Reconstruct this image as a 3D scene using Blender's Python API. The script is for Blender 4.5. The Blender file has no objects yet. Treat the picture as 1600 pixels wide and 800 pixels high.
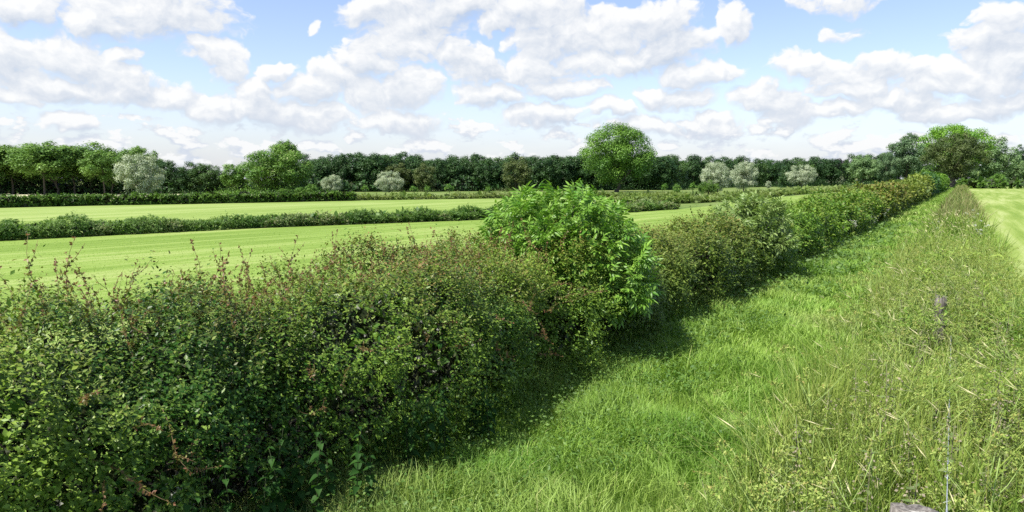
import bpy, math
import numpy as np
from mathutils import Vector

R = math.radians
rng = np.random.default_rng(11)
SC = bpy.context.scene
COL = SC.collection

# ------------------------------------------------------------------ camera
EYE = 2.5
FPX = 1200.0                       # focal length in pixels of the 1600 px wide photograph
PITCH = math.atan(119.0 / FPX)
cam_d = bpy.data.cameras.new('camera')
cam_d.sensor_width = 36.0
cam_d.lens = 36.0 * FPX / 1600.0
cam_d.clip_start = 0.05
cam_d.clip_end = 6000
cam = bpy.data.objects.new('camera', cam_d)
cam.location = (0, 0, EYE)
cam.rotation_euler = (math.pi / 2 - PITCH, 0, 0)
COL.objects.link(cam)
SC.camera = cam


def ray(px, py):
    a, b = (px - 800) / FPX, (400 - py) / FPX
    cp, sp = math.cos(PITCH), math.sin(PITCH)
    v = np.array([a, cp + b * sp, -sp + b * cp])
    return v / np.linalg.norm(v)


def G(px, py, z=0.0):
    r = ray(px, py)
    t = (z - EYE) / r[2]
    return np.array([r[0] * t, r[1] * t])


# ------------------------------------------------------------------ sun, sky, exposure
SUN_AZ = R(-122.0)                  # clockwise from +Y (straight ahead): left, a little behind
SUN_EL = R(58.0)
sun_vec = Vector((math.sin(SUN_AZ) * math.cos(SUN_EL), math.cos(SUN_AZ) * math.cos(SUN_EL), math.sin(SUN_EL)))
sl = bpy.data.lights.new('sun', 'SUN')
sl.energy = 5.0
sl.angle = R(0.53)
sl.color = (1.0, 0.955, 0.88)
so = bpy.data.objects.new('sun', sl)
so.rotation_euler = (-sun_vec).to_track_quat('-Z', 'Y').to_euler()
so.location = (-40, -15, 60)
COL.objects.link(so)

SC.view_settings.view_transform = 'Standard'
SC.view_settings.look = 'None'
SC.view_settings.gamma = 1.0
SC.view_settings.exposure = 0.8
SC.view_settings.use_curve_mapping = False
SC.render.engine = 'CYCLES'
SC.cycles.max_bounces = 5
SC.cycles.diffuse_bounces = 2
SC.cycles.glossy_bounces = 2
SC.cycles.transmission_bounces = 4
SC.cycles.use_denoising = False
SC.cycles.caustics_reflective = False
SC.cycles.caustics_refractive = False

# clouds of the photograph as (px, py, half width, half height); turned into azimuth and elevation
CLOUDS = [
    (30, 18, 42, 26), (225, 12, 112, 44), (160, 30, 50, 26), (285, 25, 55, 34),
    (12, 100, 44, 46), (110, 88, 60, 34), (150, 110, 60, 34), (195, 80, 34, 12),
    (330, 82, 44, 26), (348, 108, 30, 24), (497, 40, 24, 20, .8),
    (90, 140, 80, 20), (210, 138, 48, 26), (255, 150, 50, 22), (110, 186, 28, 17),
    (30, 160, 36, 16), 
    (440, 108, 32, 14), (395, 138, 40, 24), (345, 172, 50, 24), (410, 165, 60, 26), (480, 140, 50, 26),
    (540, 118, 44, 22), (470, 180, 70, 22), 
    (575, 15, 40, 26), (640, 30, 70, 44), (625, 75, 62, 30), (720, 10, 90, 34), (758, 40, 30, 18),
    (840, 20, 90, 34), (865, 60, 66, 34), (950, 50, 90, 44), (1020, 30, 60, 34), (1050, 70, 60, 34),
    (1145, 45, 28, 32), (960, 95, 110, 26), 
    (580, 100, 44, 26), (565, 150, 46, 30), (640, 140, 46, 32), (705, 85, 30, 28), (740, 105, 60, 34),
    (830, 110, 66, 26), (770, 150, 60, 26), (880, 140, 62, 18), (620, 190, 80, 22),
    (850, 180, 70, 20), (950, 170, 40, 16), 
    (1022, 150, 30, 22), (1095, 122, 58, 24), (1060, 158, 56, 20), (1000, 195, 60, 18),
    (1310, -4, 80, 20, .4), (1315, 44, 40, 24, .7),
    (1262, 106, 48, 26), (1300, 122, 44, 18), (1190, 156, 46, 26), (1225, 170, 40, 18), (1380, 100, 50, 26),
    (1330, 140, 60, 18), (1455, 112, 64, 26), (1565, 26, 36, 24), (1548, 60, 44, 28), (1592, 85, 60, 36),
    (1500, 128, 90, 22), (1400, 160, 80, 20), (1250, 185, 60, 18), (1110, 195, 56, 20), (1320, 178, 40, 16),
    (1570, 160, 50, 20), (1480, 176, 60, 15), 
]


SKY_TINT = (1.30, 1.20, 1.27)


class NT:
    """small helper to write node trees as expressions"""
    def __init__(self, tree):
        self.t = tree

    def n(self, typ, **kw):
        nd = self.t.nodes.new(typ)
        for k, v in kw.items():
            setattr(nd, k, v)
        return nd

    def put(self, sock, val):
        if isinstance(val, bpy.types.NodeSocket):
            self.t.links.new(val, sock)
        elif val is not None:
            sock.default_value = val

    def m(self, op, a, b=None, c=None, clamp=False):
        nd = self.n('ShaderNodeMath', operation=op, use_clamp=clamp)
        for i, v in enumerate((a, b, c)):
            if v is not None:
                self.put(nd.inputs[i], v)
        return nd.outputs[0]

    def vm(self, op, a, b=None, c=None, out=0):
        nd = self.n('ShaderNodeVectorMath', operation=op)
        for i, v in enumerate((a, b, c)):
            if v is not None:
                self.put(nd.inputs[i], v)
        return nd.outputs[out]

    def mix(self, f, a, b, blend='MIX'):
        nd = self.n('ShaderNodeMix', data_type='RGBA', blend_type=blend)
        self.put(nd.inputs[0], f)
        self.put(nd.inputs[6], a if isinstance(a, bpy.types.NodeSocket) else (*a[:3], 1))
        self.put(nd.inputs[7], b if isinstance(b, bpy.types.NodeSocket) else (*b[:3], 1))
        return nd.outputs[2]

    def smooth(self, x, lo, hi, a=0.0, b=1.0):
        nd = self.n('ShaderNodeMapRange', interpolation_type='SMOOTHSTEP')
        self.put(nd.inputs[0], x)
        self.put(nd.inputs[1], lo)
        self.put(nd.inputs[2], hi)
        nd.inputs[3].default_value = a
        nd.inputs[4].default_value = b
        return nd.outputs[0]

    def noise(self, vec, scale, detail=4, rough=0.5, out=0, dist=0.0):
        nd = self.n('ShaderNodeTexNoise')
        self.put(nd.inputs['Vector'], vec)
        self.put(nd.inputs['Scale'], scale)
        nd.inputs['Detail'].default_value = detail
        nd.inputs['Roughness'].default_value = rough
        nd.inputs['Distortion'].default_value = dist
        return nd.outputs[out]


def cloud_group():
    g = bpy.data.node_groups.new('cloud_density', 'ShaderNodeTree')
    g.interface.new_socket('P', in_out='INPUT', socket_type='NodeSocketVector')
    g.interface.new_socket('D', in_out='OUTPUT', socket_type='NodeSocketFloat')
    k = NT(g)
    gi, go = k.n('NodeGroupInput'), k.n('NodeGroupOutput')
    p = gi.outputs[0]
    # break the outlines up: a coarse and a fine warp
    w1 = k.noise(p, 11.0, 2, 0.5, out=1)
    w2 = k.noise(p, 42.0, 2, 0.6, out=1)
    q = k.vm('MULTIPLY_ADD', k.vm('SUBTRACT', w1, (.5, .5, .5)), (.075, .045, 0), p)
    q = k.vm('MULTIPLY_ADD', k.vm('SUBTRACT', w2, (.5, .5, .5)), (.034, .024, 0), q)
    acc = None
    for (px, py, rx, ry, *thin) in CLOUDS:
        r = ray(px, py)
        az, el = math.atan2(r[0], r[1]), math.asin(r[2])
        sx, sy = FPX * 0.92 / (rx * 1.06), FPX / (ry * 1.04)
        t = k.vm('MULTIPLY_ADD', q, (sx, sy, 0), (-az * sx, -el * sy, 0))
        d = k.vm('DOT_PRODUCT', t, t, out=1)
        if thin:
            d = k.m('ADD', d, thin[0])
        acc = d if acc is None else k.m('SMOOTH_MIN', acc, d, 0.1)
    dens = k.m('SUBTRACT', 1.0, acc)
    # broken cloud carries on all round, its unseen cover thinned to cut ambient light, outside the stretch of sky in the photograph
    n2 = k.noise(k.vm('MULTIPLY', q, (1.0, 1.6, 0)), 3.6, 4, 0.5)
    sep = k.n('ShaderNodeSeparateXYZ')
    k.put(sep.inputs[0], p)
    up = k.smooth(sep.outputs[1], .235, .275)
    side = k.smooth(k.m('ABSOLUTE', sep.outputs[0]), .6, .68)
    msk = k.m('MAXIMUM', up, side)
    other = k.m('MULTIPLY_ADD', k.m('SUBTRACT', n2, 0.56), 7.0, k.m('MULTIPLY_ADD', msk, 10.0, -10.0))
    dens = k.m('MAXIMUM', dens, other)
    n3 = k.noise(k.vm('MULTIPLY', p, (1.0, 1.9, 0)), 21.0, 5, 0.55)
    row = k.m('MULTIPLY', k.smooth(sep.outputs[1], .115, .07), k.smooth(sep.outputs[1], .0, .02))
    dens = k.m('MAXIMUM', dens, k.m('MULTIPLY_ADD', k.m('SUBTRACT', n3, 0.49), 7.0, k.m('MULTIPLY_ADD', row, 6.0, -6.0)))
    f = k.noise(k.vm('MULTIPLY', q, (1.0, 1.35, 1)), 27.0, 7, 0.6)
    dens = k.m('MULTIPLY_ADD', k.m('SUBTRACT', f, 0.5), 2.0, dens)
    dens = k.m('MAXIMUM', dens, -2.0)
    dens = k.m('MINIMUM', dens, 1.6)
    k.put(go.inputs[0], dens)
    return g


def build_world():
    w = bpy.data.worlds.new('World')
    SC.world = w
    w.use_nodes = True
    nt = w.node_tree
    nt.nodes.clear()
    k = NT(nt)
    out, bg = k.n('ShaderNodeOutputWorld'), k.n('ShaderNodeBackground')
    nt.links.new(bg.outputs[0], out.inputs[0])
    sky = k.n('ShaderNodeTexSky', sky_type='NISHITA', sun_disc=False)
    sky.sun_elevation = SUN_EL
    sky.sun_rotation = SUN_AZ
    sky.altitude = 50
    sky.air_density = 1.0
    sky.dust_density = 0.6
    sky.ozone_density = 1.5
    tc = k.n('ShaderNodeTexCoord')
    sp = k.n('ShaderNodeSeparateXYZ')
    nt.links.new(tc.outputs['Generated'], sp.inputs[0])
    az = k.m('ARCTAN2', sp.outputs[0], sp.outputs[1])
    el = k.m('ARCSINE', sp.outputs[2])
    cb = k.n('ShaderNodeCombineXYZ')
    k.put(cb.inputs[0], az)
    k.put(cb.inputs[1], el)
    P = cb.outputs[0]
    g = cloud_group()

    def dens(vec):
        nd = k.n('ShaderNodeGroup', node_tree=g)
        k.put(nd.inputs[0], vec)
        return nd.outputs[0]
    d0 = dens(P)
    d1 = dens(k.vm('ADD', P, (-.005, .011, 0)))
    rel = k.m('MULTIPLY', k.m('SUBTRACT', d0, d1), .72)
    body = k.noise(k.vm('MULTIPLY', P, (1, 1.7, 0)), 13, 3, .55)
    shade = k.m('ADD', rel, k.m('MULTIPLY_ADD', k.m('SUBTRACT', body, .5), 1.1, .6), clamp=True)
    soft = k.m('MULTIPLY_ADD', shade, -.65, .95)
    alpha = k.smooth(d0, -.08, soft)
    cloud = k.mix(shade, (3.55, 4.05, 4.85), (6.5, 6.5, 6.45))
    skyc = k.mix(1.0, sky.outputs[0], SKY_TINT, 'MULTIPLY')
    col = k.mix(k.m('MULTIPLY', alpha, .95), skyc, cloud)
    # thick pale air low down, where far cloud after far cloud overlaps
    low = k.m('MULTIPLY', k.smooth(el, .135, -.02), k.m('MULTIPLY_ADD', k.noise(k.vm('MULTIPLY', P, (1, 3.2, 0)), 9, 4, .55), .5, .5), clamp=True)
    bright = k.smooth(shade, .5, .95)
    low = k.m('MULTIPLY', low, k.m('MULTIPLY_ADD', k.m('MULTIPLY', bright, alpha), -.7, 1.0))
    col = k.mix(low, col, (4.0, 4.45, 5.3))
    # below the horizon the world is plain earth-green bounce
    col = k.mix(k.smooth(el, -.03, -.002), (.6, .8, .3), col)
    nt.links.new(col, bg.inputs[0])
    bg.inputs[1].default_value = 0.09
    w.cycles.sampling_method = 'MANUAL'
    w.cycles.sample_map_resolution = 256


build_world()

# ------------------------------------------------------------------ helpers
TH = math.atan(700.0 / FPX)          # the hedge and track run towards the vanishing point at x = 1500
UX, UY = math.sin(TH), math.cos(TH)


def uv(u, v):
    """metres along the track and to the right of the fence line -> ground x, y"""
    return np.array([u * UX + v * UY, u * UY - v * UX])


def uvA(u, v):
    return np.stack([u * UX + v * UY, u * UY - v * UX], -1)


def to_uv(x, y):
    return x * UX + y * UY, x * UY - y * UX


def _hash(i, j, k):
    h = (i.astype(np.int64) * 374761393 + j.astype(np.int64) * 668265263 + k.astype(np.int64) * 2147483647) & 0xffffffff
    h = ((h ^ (h >> 13)) * 1274126177) & 0xffffffff
    return ((h ^ (h >> 16)) & 0xffff) / 65535.0


def vnoise(p):
    """value noise of (n,3) points, 0..1"""
    p = np.asarray(p, float)
    i = np.floor(p).astype(np.int64)
    f = p - i
    f = f * f * (3 - 2 * f)
    r = 0
    for a in (0, 1):
        for b in (0, 1):
            for c in (0, 1):
                w = (f[:, 0] if a else 1 - f[:, 0]) * (f[:, 1] if b else 1 - f[:, 1]) * (f[:, 2] if c else 1 - f[:, 2])
                r = r + w * _hash(i[:, 0] + a, i[:, 1] + b, i[:, 2] + c)
    return r


def nrm(a):
    return a / np.maximum(np.linalg.norm(a, axis=-1, keepdims=True), 1e-9)


def rdir(n):
    return nrm(rng.normal(size=(n, 3)))


class Buf:
    def __init__(self):
        self.v, self.t, self.f, self.n = [], [], [], 0

    def add(self, v, faces, tint):
        v = np.asarray(v, np.float32).reshape(-1, 3)
        tint = np.asarray(tint, np.float32)
        if tint.ndim == 1:
            tint = np.tile(tint, (len(v), 1))
        self.v.append(v)
        self.t.append(tint)
        for fc in faces:
            self.f.append(np.asarray(fc, np.int64) + self.n)
        self.n += len(v)

    def mesh(self, name, mat, smooth=False):
        me = bpy.data.meshes.new(name)
        V = np.concatenate(self.v)
        T = np.concatenate(self.t)
        me.vertices.add(len(V))
        me.vertices.foreach_set('co', V.ravel())
        li, ls, s = [], [], 0
        for f in self.f:
            if not len(f):
                continue
            k = f.shape[1]
            li.append(f.ravel())
            ls.append(s + np.arange(len(f)) * k)
            s += len(f) * k
        li, ls = np.concatenate(li).astype(np.int32), np.concatenate(ls).astype(np.int32)
        me.loops.add(len(li))
        me.loops.foreach_set('vertex_index', li)
        me.polygons.add(len(ls))
        me.polygons.foreach_set('loop_start', ls)
        me.update(calc_edges=True)
        at = me.attributes.new('tint', 'FLOAT_COLOR', 'POINT')
        at.data.foreach_set('color', np.concatenate([T, np.ones((len(T), 1), np.float32)], 1).astype(np.float32).ravel())
        if smooth:
            me.polygons.foreach_set('use_smooth', np.ones(len(ls), bool))
        me.materials.append(mat)
        return me


def link(name, data, parent=None, loc=None, rz=None, scale=None):
    o = bpy.data.objects.new(name, data)
    COL.objects.link(o)
    if parent is not None:
        o.parent = parent
    if loc is not None:
        o.location = loc
    if rz is not None:
        o.rotation_euler = (0, 0, rz)
    if scale is not None:
        o.scale = scale if hasattr(scale, '__len__') else (scale,) * 3
    return o


def tag(o, label=None, cat=None, group=None, kind=None):
    if label:
        o['label'] = label
    if cat:
        o['category'] = cat
    if group:
        o['group'] = group
    if kind:
        o['kind'] = kind
    return o


def root(name, loc, label, cat, group=None, rz=0, scale=None):
    return tag(link(name, None, None, loc, rz, scale), label, cat, group)


def leaves(buf, P, D, N, L, W, tint, fold=0.12, tip=None):
    """one folded diamond leaf per row: base P, axis D, face normal about N"""
    n = len(P)
    if n == 0:
        return
    L = np.broadcast_to(np.asarray(L, float), (n,))[:, None]
    W = np.broadcast_to(np.asarray(W, float), (n,))[:, None]
    D = nrm(D - .7 * np.sum(D * N, -1, keepdims=True) * N)
    S = nrm(np.cross(D, N))
    Nn = np.cross(S, D)
    mid = P + D * L * .45
    a = mid + S * W * .5 + Nn * W * fold
    b = mid - S * W * .5 + Nn * W * fold
    t = P + D * L
    V = np.stack([P, a, t, b], 1).reshape(-1, 3)
    i = np.arange(n)[:, None] * 4
    F = np.concatenate([i + [0, 1, 2], i + [0, 2, 3]])
    tint = np.asarray(tint, float)
    if tint.ndim == 2:
        tint = np.repeat(tint, 4, 0)
    buf.add(V, [F], tint)


def blades(buf, P, H, Wd, lean, az, tint, bend=0.6):
    """grass blades: base P, height H, base width Wd, tip thrown lean*H towards azimuth az"""
    n = len(P)
    dx = np.stack([np.cos(az), np.sin(az), 0 * az], -1)
    fa = az + np.pi / 2 + rng.normal(0, .7, n)
    S = np.stack([np.cos(fa), np.sin(fa), 0 * az], -1) * (Wd * .5)[:, None]
    up = np.array([0, 0, 1.0])
    m = P + up * (H * .58)[:, None] + dx * (H * lean * .28)[:, None]
    t = P + up * (H * np.sqrt(np.maximum(.05, 1 - .55 * np.minimum(lean, 1.2) ** 2)))[:, None] + dx * (H * lean)[:, None]
    V = np.stack([P - S, P + S, m + S * .75, m - S * .75, t], 1).reshape(-1, 3)
    i = np.arange(n)[:, None] * 5
    tint = np.asarray(tint, float)
    if tint.ndim == 2:
        tint = np.repeat(tint, 5, 0)
    buf.add(V, [i + [0, 1, 2, 3], i + [3, 2, 4]], tint)


def tube(buf, pts, rad, sides=5, tint=(0, 0, 1)):
    pts = np.asarray(pts, float)
    rad = np.broadcast_to(np.asarray(rad, float), (len(pts),))
    T = nrm(np.gradient(pts, axis=0))
    ref = np.array([.31, .95, .05]) if abs(T[0][2]) > .5 else np.array([.05, .1, 1.0])
    A = nrm(np.cross(T, ref))
    B = np.cross(T, A)
    an = np.linspace(0, 2 * np.pi, sides, endpoint=False)
    V = (pts[:, None] + (A[:, None] * np.cos(an)[None, :, None] + B[:, None] * np.sin(an)[None, :, None]) * rad[:, None, None]).reshape(-1, 3)
    F = []
    for r in range(len(pts) - 1):
        for s in range(sides):
            s2 = (s + 1) % sides
            F.append((r * sides + s, r * sides + s2, (r + 1) * sides + s2, (r + 1) * sides + s))
    buf.add(V, [np.array(F), np.array([list(range((len(pts) - 1) * sides, len(pts) * sides))])], tint)


# ------------------------------------------------------------------ materials
ALB = 0.78


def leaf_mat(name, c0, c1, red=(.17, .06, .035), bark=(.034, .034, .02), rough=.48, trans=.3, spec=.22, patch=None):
    """tint.r: c0..c1 from leaf to leaf; tint.g: towards the young red growth; tint.b: bark, also the shade-darkened hedge fill"""
    c0, c1, red, bark = [tuple(ALB * q for q in c) for c in (c0, c1, red, bark)]
    if patch:
        patch = (patch[0], tuple(ALB * q for q in patch[1]), patch[2])
    m = bpy.data.materials.new(name)
    m.use_nodes = True
    nt = m.node_tree
    nt.nodes.clear()
    k = NT(nt)
    at = k.n('ShaderNodeAttribute', attribute_name='tint')
    sp = k.n('ShaderNodeSeparateXYZ')
    nt.links.new(at.outputs['Vector'], sp.inputs[0])
    col = k.mix(sp.outputs[0], c0, c1)
    if patch:
        geo = k.n('ShaderNodeNewGeometry')
        f = k.smooth(k.noise(geo.outputs['Position'], patch[0], 3, .5), .4, .64)
        col = k.mix(k.m('MULTIPLY', f, patch[2]), col, patch[1])
    col = k.mix(sp.outputs[1], col, red)
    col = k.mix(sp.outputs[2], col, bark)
    pb = k.n('ShaderNodeBsdfPrincipled')
    nt.links.new(col, pb.inputs['Base Color'])
    pb.inputs['Roughness'].default_value = rough
    pb.inputs['Specular IOR Level'].default_value = spec
    tr = k.n('ShaderNodeBsdfTranslucent')
    tcol = k.mix(1.0, col, (1.25, 1.35, .7), 'MULTIPLY')
    nt.links.new(tcol, tr.inputs[0])
    mx = k.n('ShaderNodeMixShader')
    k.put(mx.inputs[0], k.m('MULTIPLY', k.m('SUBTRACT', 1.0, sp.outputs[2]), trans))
    nt.links.new(pb.outputs[0], mx.inputs[1])
    nt.links.new(tr.outputs[0], mx.inputs[2])
    out = k.n('ShaderNodeOutputMaterial')
    nt.links.new(mx.outputs[0], out.inputs[0])
    return m


def ground_mat(name, cols, scale=1.0, stretch=(1, 1), rot=0.0, bump=.3, extra=None):
    """sward: patchy colour, streaked along direction rot where it has been mown"""
    cols = [tuple(ALB * q for q in c) for c in cols]
    m = bpy.data.materials.new(name)
    m.use_nodes = True
    nt = m.node_tree
    k = NT(nt)
    pb = nt.nodes['Principled BSDF']
    pb.inputs['Roughness'].default_value = .9
    pb.inputs['Specular IOR Level'].default_value = .1
    geo = k.n('ShaderNodeNewGeometry')
    mp = k.n('ShaderNodeMapping', vector_type='TEXTURE')
    nt.links.new(geo.outputs['Position'], mp.inputs[0])
    mp.inputs['Rotation'].default_value = (0, 0, rot)
    mp.inputs['Scale'].default_value = (stretch[0], stretch[1], 1)
    n1 = k.noise(mp.outputs[0], scale, 6, .62)
    n2 = k.noise(mp.outputs[0], scale * .23, 3, .5)
    n3 = k.noise(geo.outputs['Position'], .05, 3, .5)
    f = k.m('ADD', k.m('MULTIPLY', n1, .55), k.m('ADD', k.m('MULTIPLY', n2, .4), k.m('MULTIPLY', n3, .25)))
    cr = k.n('ShaderNodeValToRGB')
    nt.links.new(f, cr.inputs[0])
    els = cr.color_ramp.elements
    els[0].position, els[1].position = .52, .69
    els[0].color = (*cols[0], 1)
    els[1].color = (*cols[-1], 1)
    for i, c in enumerate(cols[1:-1]):
        e = els.new(.52 + .17 * (i + 1) / (len(cols) - 1))
        e.color = (*c, 1)
    col = cr.outputs[0]
    nf = k.noise(geo.outputs['Position'], 9.0, 5, .7)
    col = k.mix(k.m('MULTIPLY', k.smooth(nf, .5, .75), .5), col, cols[0])
    nt.links.new(col, pb.inputs['Base Color'])
    bp = k.n('ShaderNodeBump')
    bp.inputs['Strength'].default_value = bump
    bp.inputs['Distance'].default_value = .05
    nt.links.new(k.noise(geo.outputs['Position'], 14.0, 5, .7), bp.inputs['Height'])
    nt.links.new(bp.outputs[0], pb.inputs['Normal'])
    return m


def wood_mat(name, dark, light):
    m = bpy.data.materials.new(name)
    m.use_nodes = True
    nt = m.node_tree
    k = NT(nt)
    pb = nt.nodes['Principled BSDF']
    pb.inputs['Roughness'].default_value = .85
    tc = k.n('ShaderNodeTexCoord')
    v = k.vm('MULTIPLY', tc.outputs['Object'], (1, 1, .12))
    n1 = k.noise(v, 45, 6, .65)
    n2 = k.noise(tc.outputs['Object'], 14, 4, .6)
    col = k.mix(k.smooth(n1, .35, .68), dark, light)
    col = k.mix(k.smooth(n2, .6, .72), col, (.50, .49, .44))
    nt.links.new(col, pb.inputs['Base Color'])
    bp = k.n('ShaderNodeBump')
    bp.inputs['Strength'].default_value = .7
    bp.inputs['Distance'].default_value = .01
    nt.links.new(n1, bp.inputs['Height'])
    nt.links.new(bp.outputs[0], pb.inputs['Normal'])
    return m


GR = (.13, .30, .035)
M = dict(
    haw=leaf_mat('hawthorn_leaf', (.032, .11, .012), (.25, .39, .05), red=(.30, .16, .07), spec=.24, rough=.42, trans=.2),
    haw_shoot=leaf_mat('hawthorn_shoot', (.09, .19, .03), (.26, .38, .07), red=(.30, .14, .085), bark=(.20, .13, .09), rough=.4),
    haw_olive=leaf_mat('hawthorn_olive_leaf', (.07, .145, .02), (.25, .34, .06), red=(.34, .21, .08), trans=.2),
    haw_bright=leaf_mat('bramble_leaf', (.065, .18, .018), (.23, .39, .05), red=(.30, .26, .07), trans=.22),
    haw_rust=leaf_mat('hawthorn_rust_leaf', (.10, .17, .025), (.27, .33, .06), red=(.34, .17, .075), trans=.2),
    haw_dark=leaf_mat('holly_leaf', (.04, .12, .025), (.10, .22, .04), spec=.55),
    elder=leaf_mat('elder_leaf', (.10, .26, .025), (.29, .49, .075), red=(.3, .37, .09), rough=.4, trans=.24, spec=.3),
    elder2=leaf_mat('grey_elder_leaf', (.15, .26, .055), (.33, .44, .14), rough=.4, trans=.26, spec=.35),
    nettle=leaf_mat('nettle_leaf', (.022, .075, .014), (.055, .14, .024), red=(.13, .12, .085), rough=.6, spec=.12),
    grass=leaf_mat('track_grass_blade', (.14, .30, .032), (.36, .53, .10), red=(.50, .54, .20), bark=(.5, .45, .22), rough=.5, trans=.28, spec=.22,
                   patch=(.9, (.32, .50, .09), .5)),
    weed=leaf_mat('verge_grass_blade', (.11, .23, .025), (.33, .46, .08), red=(.42, .43, .13), bark=(.60, .56, .31), rough=.45, trans=.26,
                  patch=(1.6, (.33, .39, .09), .5)),
    weed_dry=leaf_mat('far_verge_blade', (.13, .21, .04), (.30, .36, .10), red=(.42, .34, .18), bark=(.62, .56, .32), rough=.5, trans=.28),
    umbel=leaf_mat('seeding_umbel', (.22, .33, .05), (.42, .50, .13), red=(.40, .34, .11), bark=(.27, .38, .10), rough=.6, trans=.2),
    white=leaf_mat('white_floret', (.7, .72, .62), (.85, .85, .8), bark=(.2, .28, .08), rough=.7, trans=.3),
    ditch=leaf_mat('ditch_herb', (.06, .15, .025), (.18, .31, .06), red=(.42, .40, .22), patch=(.35, (.17, .27, .07), .6)),
    far_hedge=leaf_mat('clipped_hedge_leaf', (.06, .14, .022), (.15, .27, .04)),
    rough=leaf_mat('tussock_blade', (.11, .20, .035), (.27, .36, .09), red=(.40, .38, .18), bark=(.10, .15, .04), patch=(.2, (.28, .32, .11), .6)),
    nettle_v=leaf_mat('verge_nettle_leaf', (.10, .20, .04), (.22, .33, .09), red=(.24, .22, .12), rough=.6, spec=.15),
    oak=leaf_mat('oak_leaf', (.024, .07, .02), (.075, .155, .04), trans=.15),
    oak_b=leaf_mat('wood_leaf', (.04, .10, .025), (.11, .20, .048), trans=.15),
    brownwood=leaf_mat('birch_leaf', (.08, .12, .034), (.17, .215, .065), trans=.18),
    purple=leaf_mat('copper_beech_leaf', (.022, .018, .026), (.045, .035, .045), trans=.15),
    pale=leaf_mat('ash_wood_leaf', (.09, .20, .035), (.22, .37, .07), trans=.22),
    ash=leaf_mat('ash_leaf', (.06, .165, .02), (.20, .37, .05), trans=.18),
    lime=leaf_mat('lime_leaf', (.11, .28, .025), (.26, .47, .05), trans=.24),
    chestnut=leaf_mat('field_tree_leaf', (.07, .18, .025), (.22, .38, .065), red=(.42, .47, .2), trans=.2),
    sycamore=leaf_mat('sycamore_leaf', (.05, .095, .02), (.15, .19, .055), trans=.12),
    willow=leaf_mat('silver_willow_leaf', (.26, .34, .19), (.60, .66, .47), trans=.2, rough=.5),
    poplar=leaf_mat('poplar_leaf', (.085, .17, .07), (.20, .30, .14), trans=.18),
    mist=leaf_mat('pale_hazed_leaf', (.13, .24, .085), (.26, .39, .15), trans=.2),  # light green that also carries the far trees' haze in its colour
    bark=leaf_mat('bark', (.1, .1, .1), (.1, .1, .1), bark=(.12, .105, .08), trans=0, rough=.9, spec=.1),
    ground=ground_mat('rough_pasture', [(.10, .17, .035), (.17, .24, .06), (.24, .27, .10)], .5, bump=.5),
    mown=ground_mat('mown_grass', [(.16, .255, .04), (.225, .33, .065), (.31, .39, .115)], 1.15, (14, .7), R(54), bump=.35),
    mown_far=ground_mat('mown_grass_far', [(.18, .27, .05), (.245, .34, .08), (.32, .40, .125)], .9, (16, .8), R(62), bump=.3),
    mown_right=ground_mat('mown_grass_right', [(.18, .27, .045), (.26, .345, .08), (.36, .425, .15)], 1.0, (18, .75), math.pi / 2 - TH, bump=.3),
    crop=ground_mat('ripening_crop', [(.50, .48, .30), (.60, .57, .38)], .6, (8, 1), R(60), bump=.4),
    track=ground_mat('track_turf', [(.07, .15, .02), (.13, .23, .035), (.18, .24, .06)], 2.0, bump=.6),
    soil=ground_mat('hedge_bottom_soil', [(.035, .03, .02), (.06, .06, .03)], 3.0, bump=.6),
    post=wood_mat('weathered_oak', (.07, .06, .05), (.24, .22, .19)),
)
mw = bpy.data.materials.new('galvanised_wire')
mw.use_nodes = True
mw.node_tree.nodes['Principled BSDF'].inputs['Base Color'].default_value = (.55, .58, .62, 1)
mw.node_tree.nodes['Principled BSDF'].inputs['Metallic'].default_value = .6
mw.node_tree.nodes['Principled BSDF'].inputs['Roughness'].default_value = .5
M['wire'] = mw


# ------------------------------------------------------------------ the ground
def sheet(name, pts, mat, z, kind='structure'):
    b = Buf()
    pts = np.asarray(pts, float)
    b.add(np.c_[pts, np.full(len(pts), z)], [np.arange(len(pts))[None, :]], (0, 0, 0))
    o = link(name, b.mesh(name, mat))
    # flat polygon facing up
    if o.data.polygons[0].normal.z < 0:
        o.data.flip_normals()
    o['kind'] = kind
    return o


sheet('ground', [(-2500, -300), (2500, -300), (2500, 4000), (-2500, 4000)], M['ground'], 0.0)

# near edge of the ditch, then round its end and along the rough strip to where the field meets the hedge
DITCH_NEAR = [(-260, 391), (-100, 384), (0, 377), (200, 367), (400, 357), (560, 351), (750, 344), (960, 334), (1060, 327)]
FIELD_EDGE = DITCH_NEAR + [(1118, 321), (1150, 314), (1250, 305.5), (1340, 299), (1400, 294)]
fld = [G(*p) for p in FIELD_EDGE]
field_a = fld + [uv(250, -6.0), uv(-14, -6.0)] + [np.array([-45, 8.0])]
sheet('mown_field', field_a, M['mown'], 0.008)

FAR_BASE = [(-260, 331), (0, 325), (150, 321.5), (300, 319), (450, 316), (560, 313.5), (750, 310.5), (880, 308.5), (1012, 308.5)]
far_top = [G(*p) for p in FAR_BASE]
dn = [G(*p) for p in DITCH_NEAR]
ditch_c = np.array(dn)
tg = nrm(np.gradient(ditch_c, axis=0))
dnorm = np.stack([-tg[:, 1], tg[:, 0]], -1)
ditch_far = ditch_c + dnorm * 2.6
sheet('mown_field', list(far_top) + [G(1014, 312)] + [p for p in ditch_far[::-1][1:]], M['mown_far'], 0.008)
sheet('mown_field', [uv(-4, 1.15), uv(330, 1.15), uv(330, 160), uv(-4, 160)], M['mown_right'], 0.008)
sheet('crop_field', [G(-260, 317), G(0, 313), G(250, 310), G(420, 306), G(420, 302.5), G(0, 302.5), G(-260, 302.5)], M['crop'], 0.012)
sheet('path', [uv(-3, -4.6), uv(300, -4.6), uv(300, -.5), uv(-3, -.5)], M['track'], 0.006)
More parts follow.
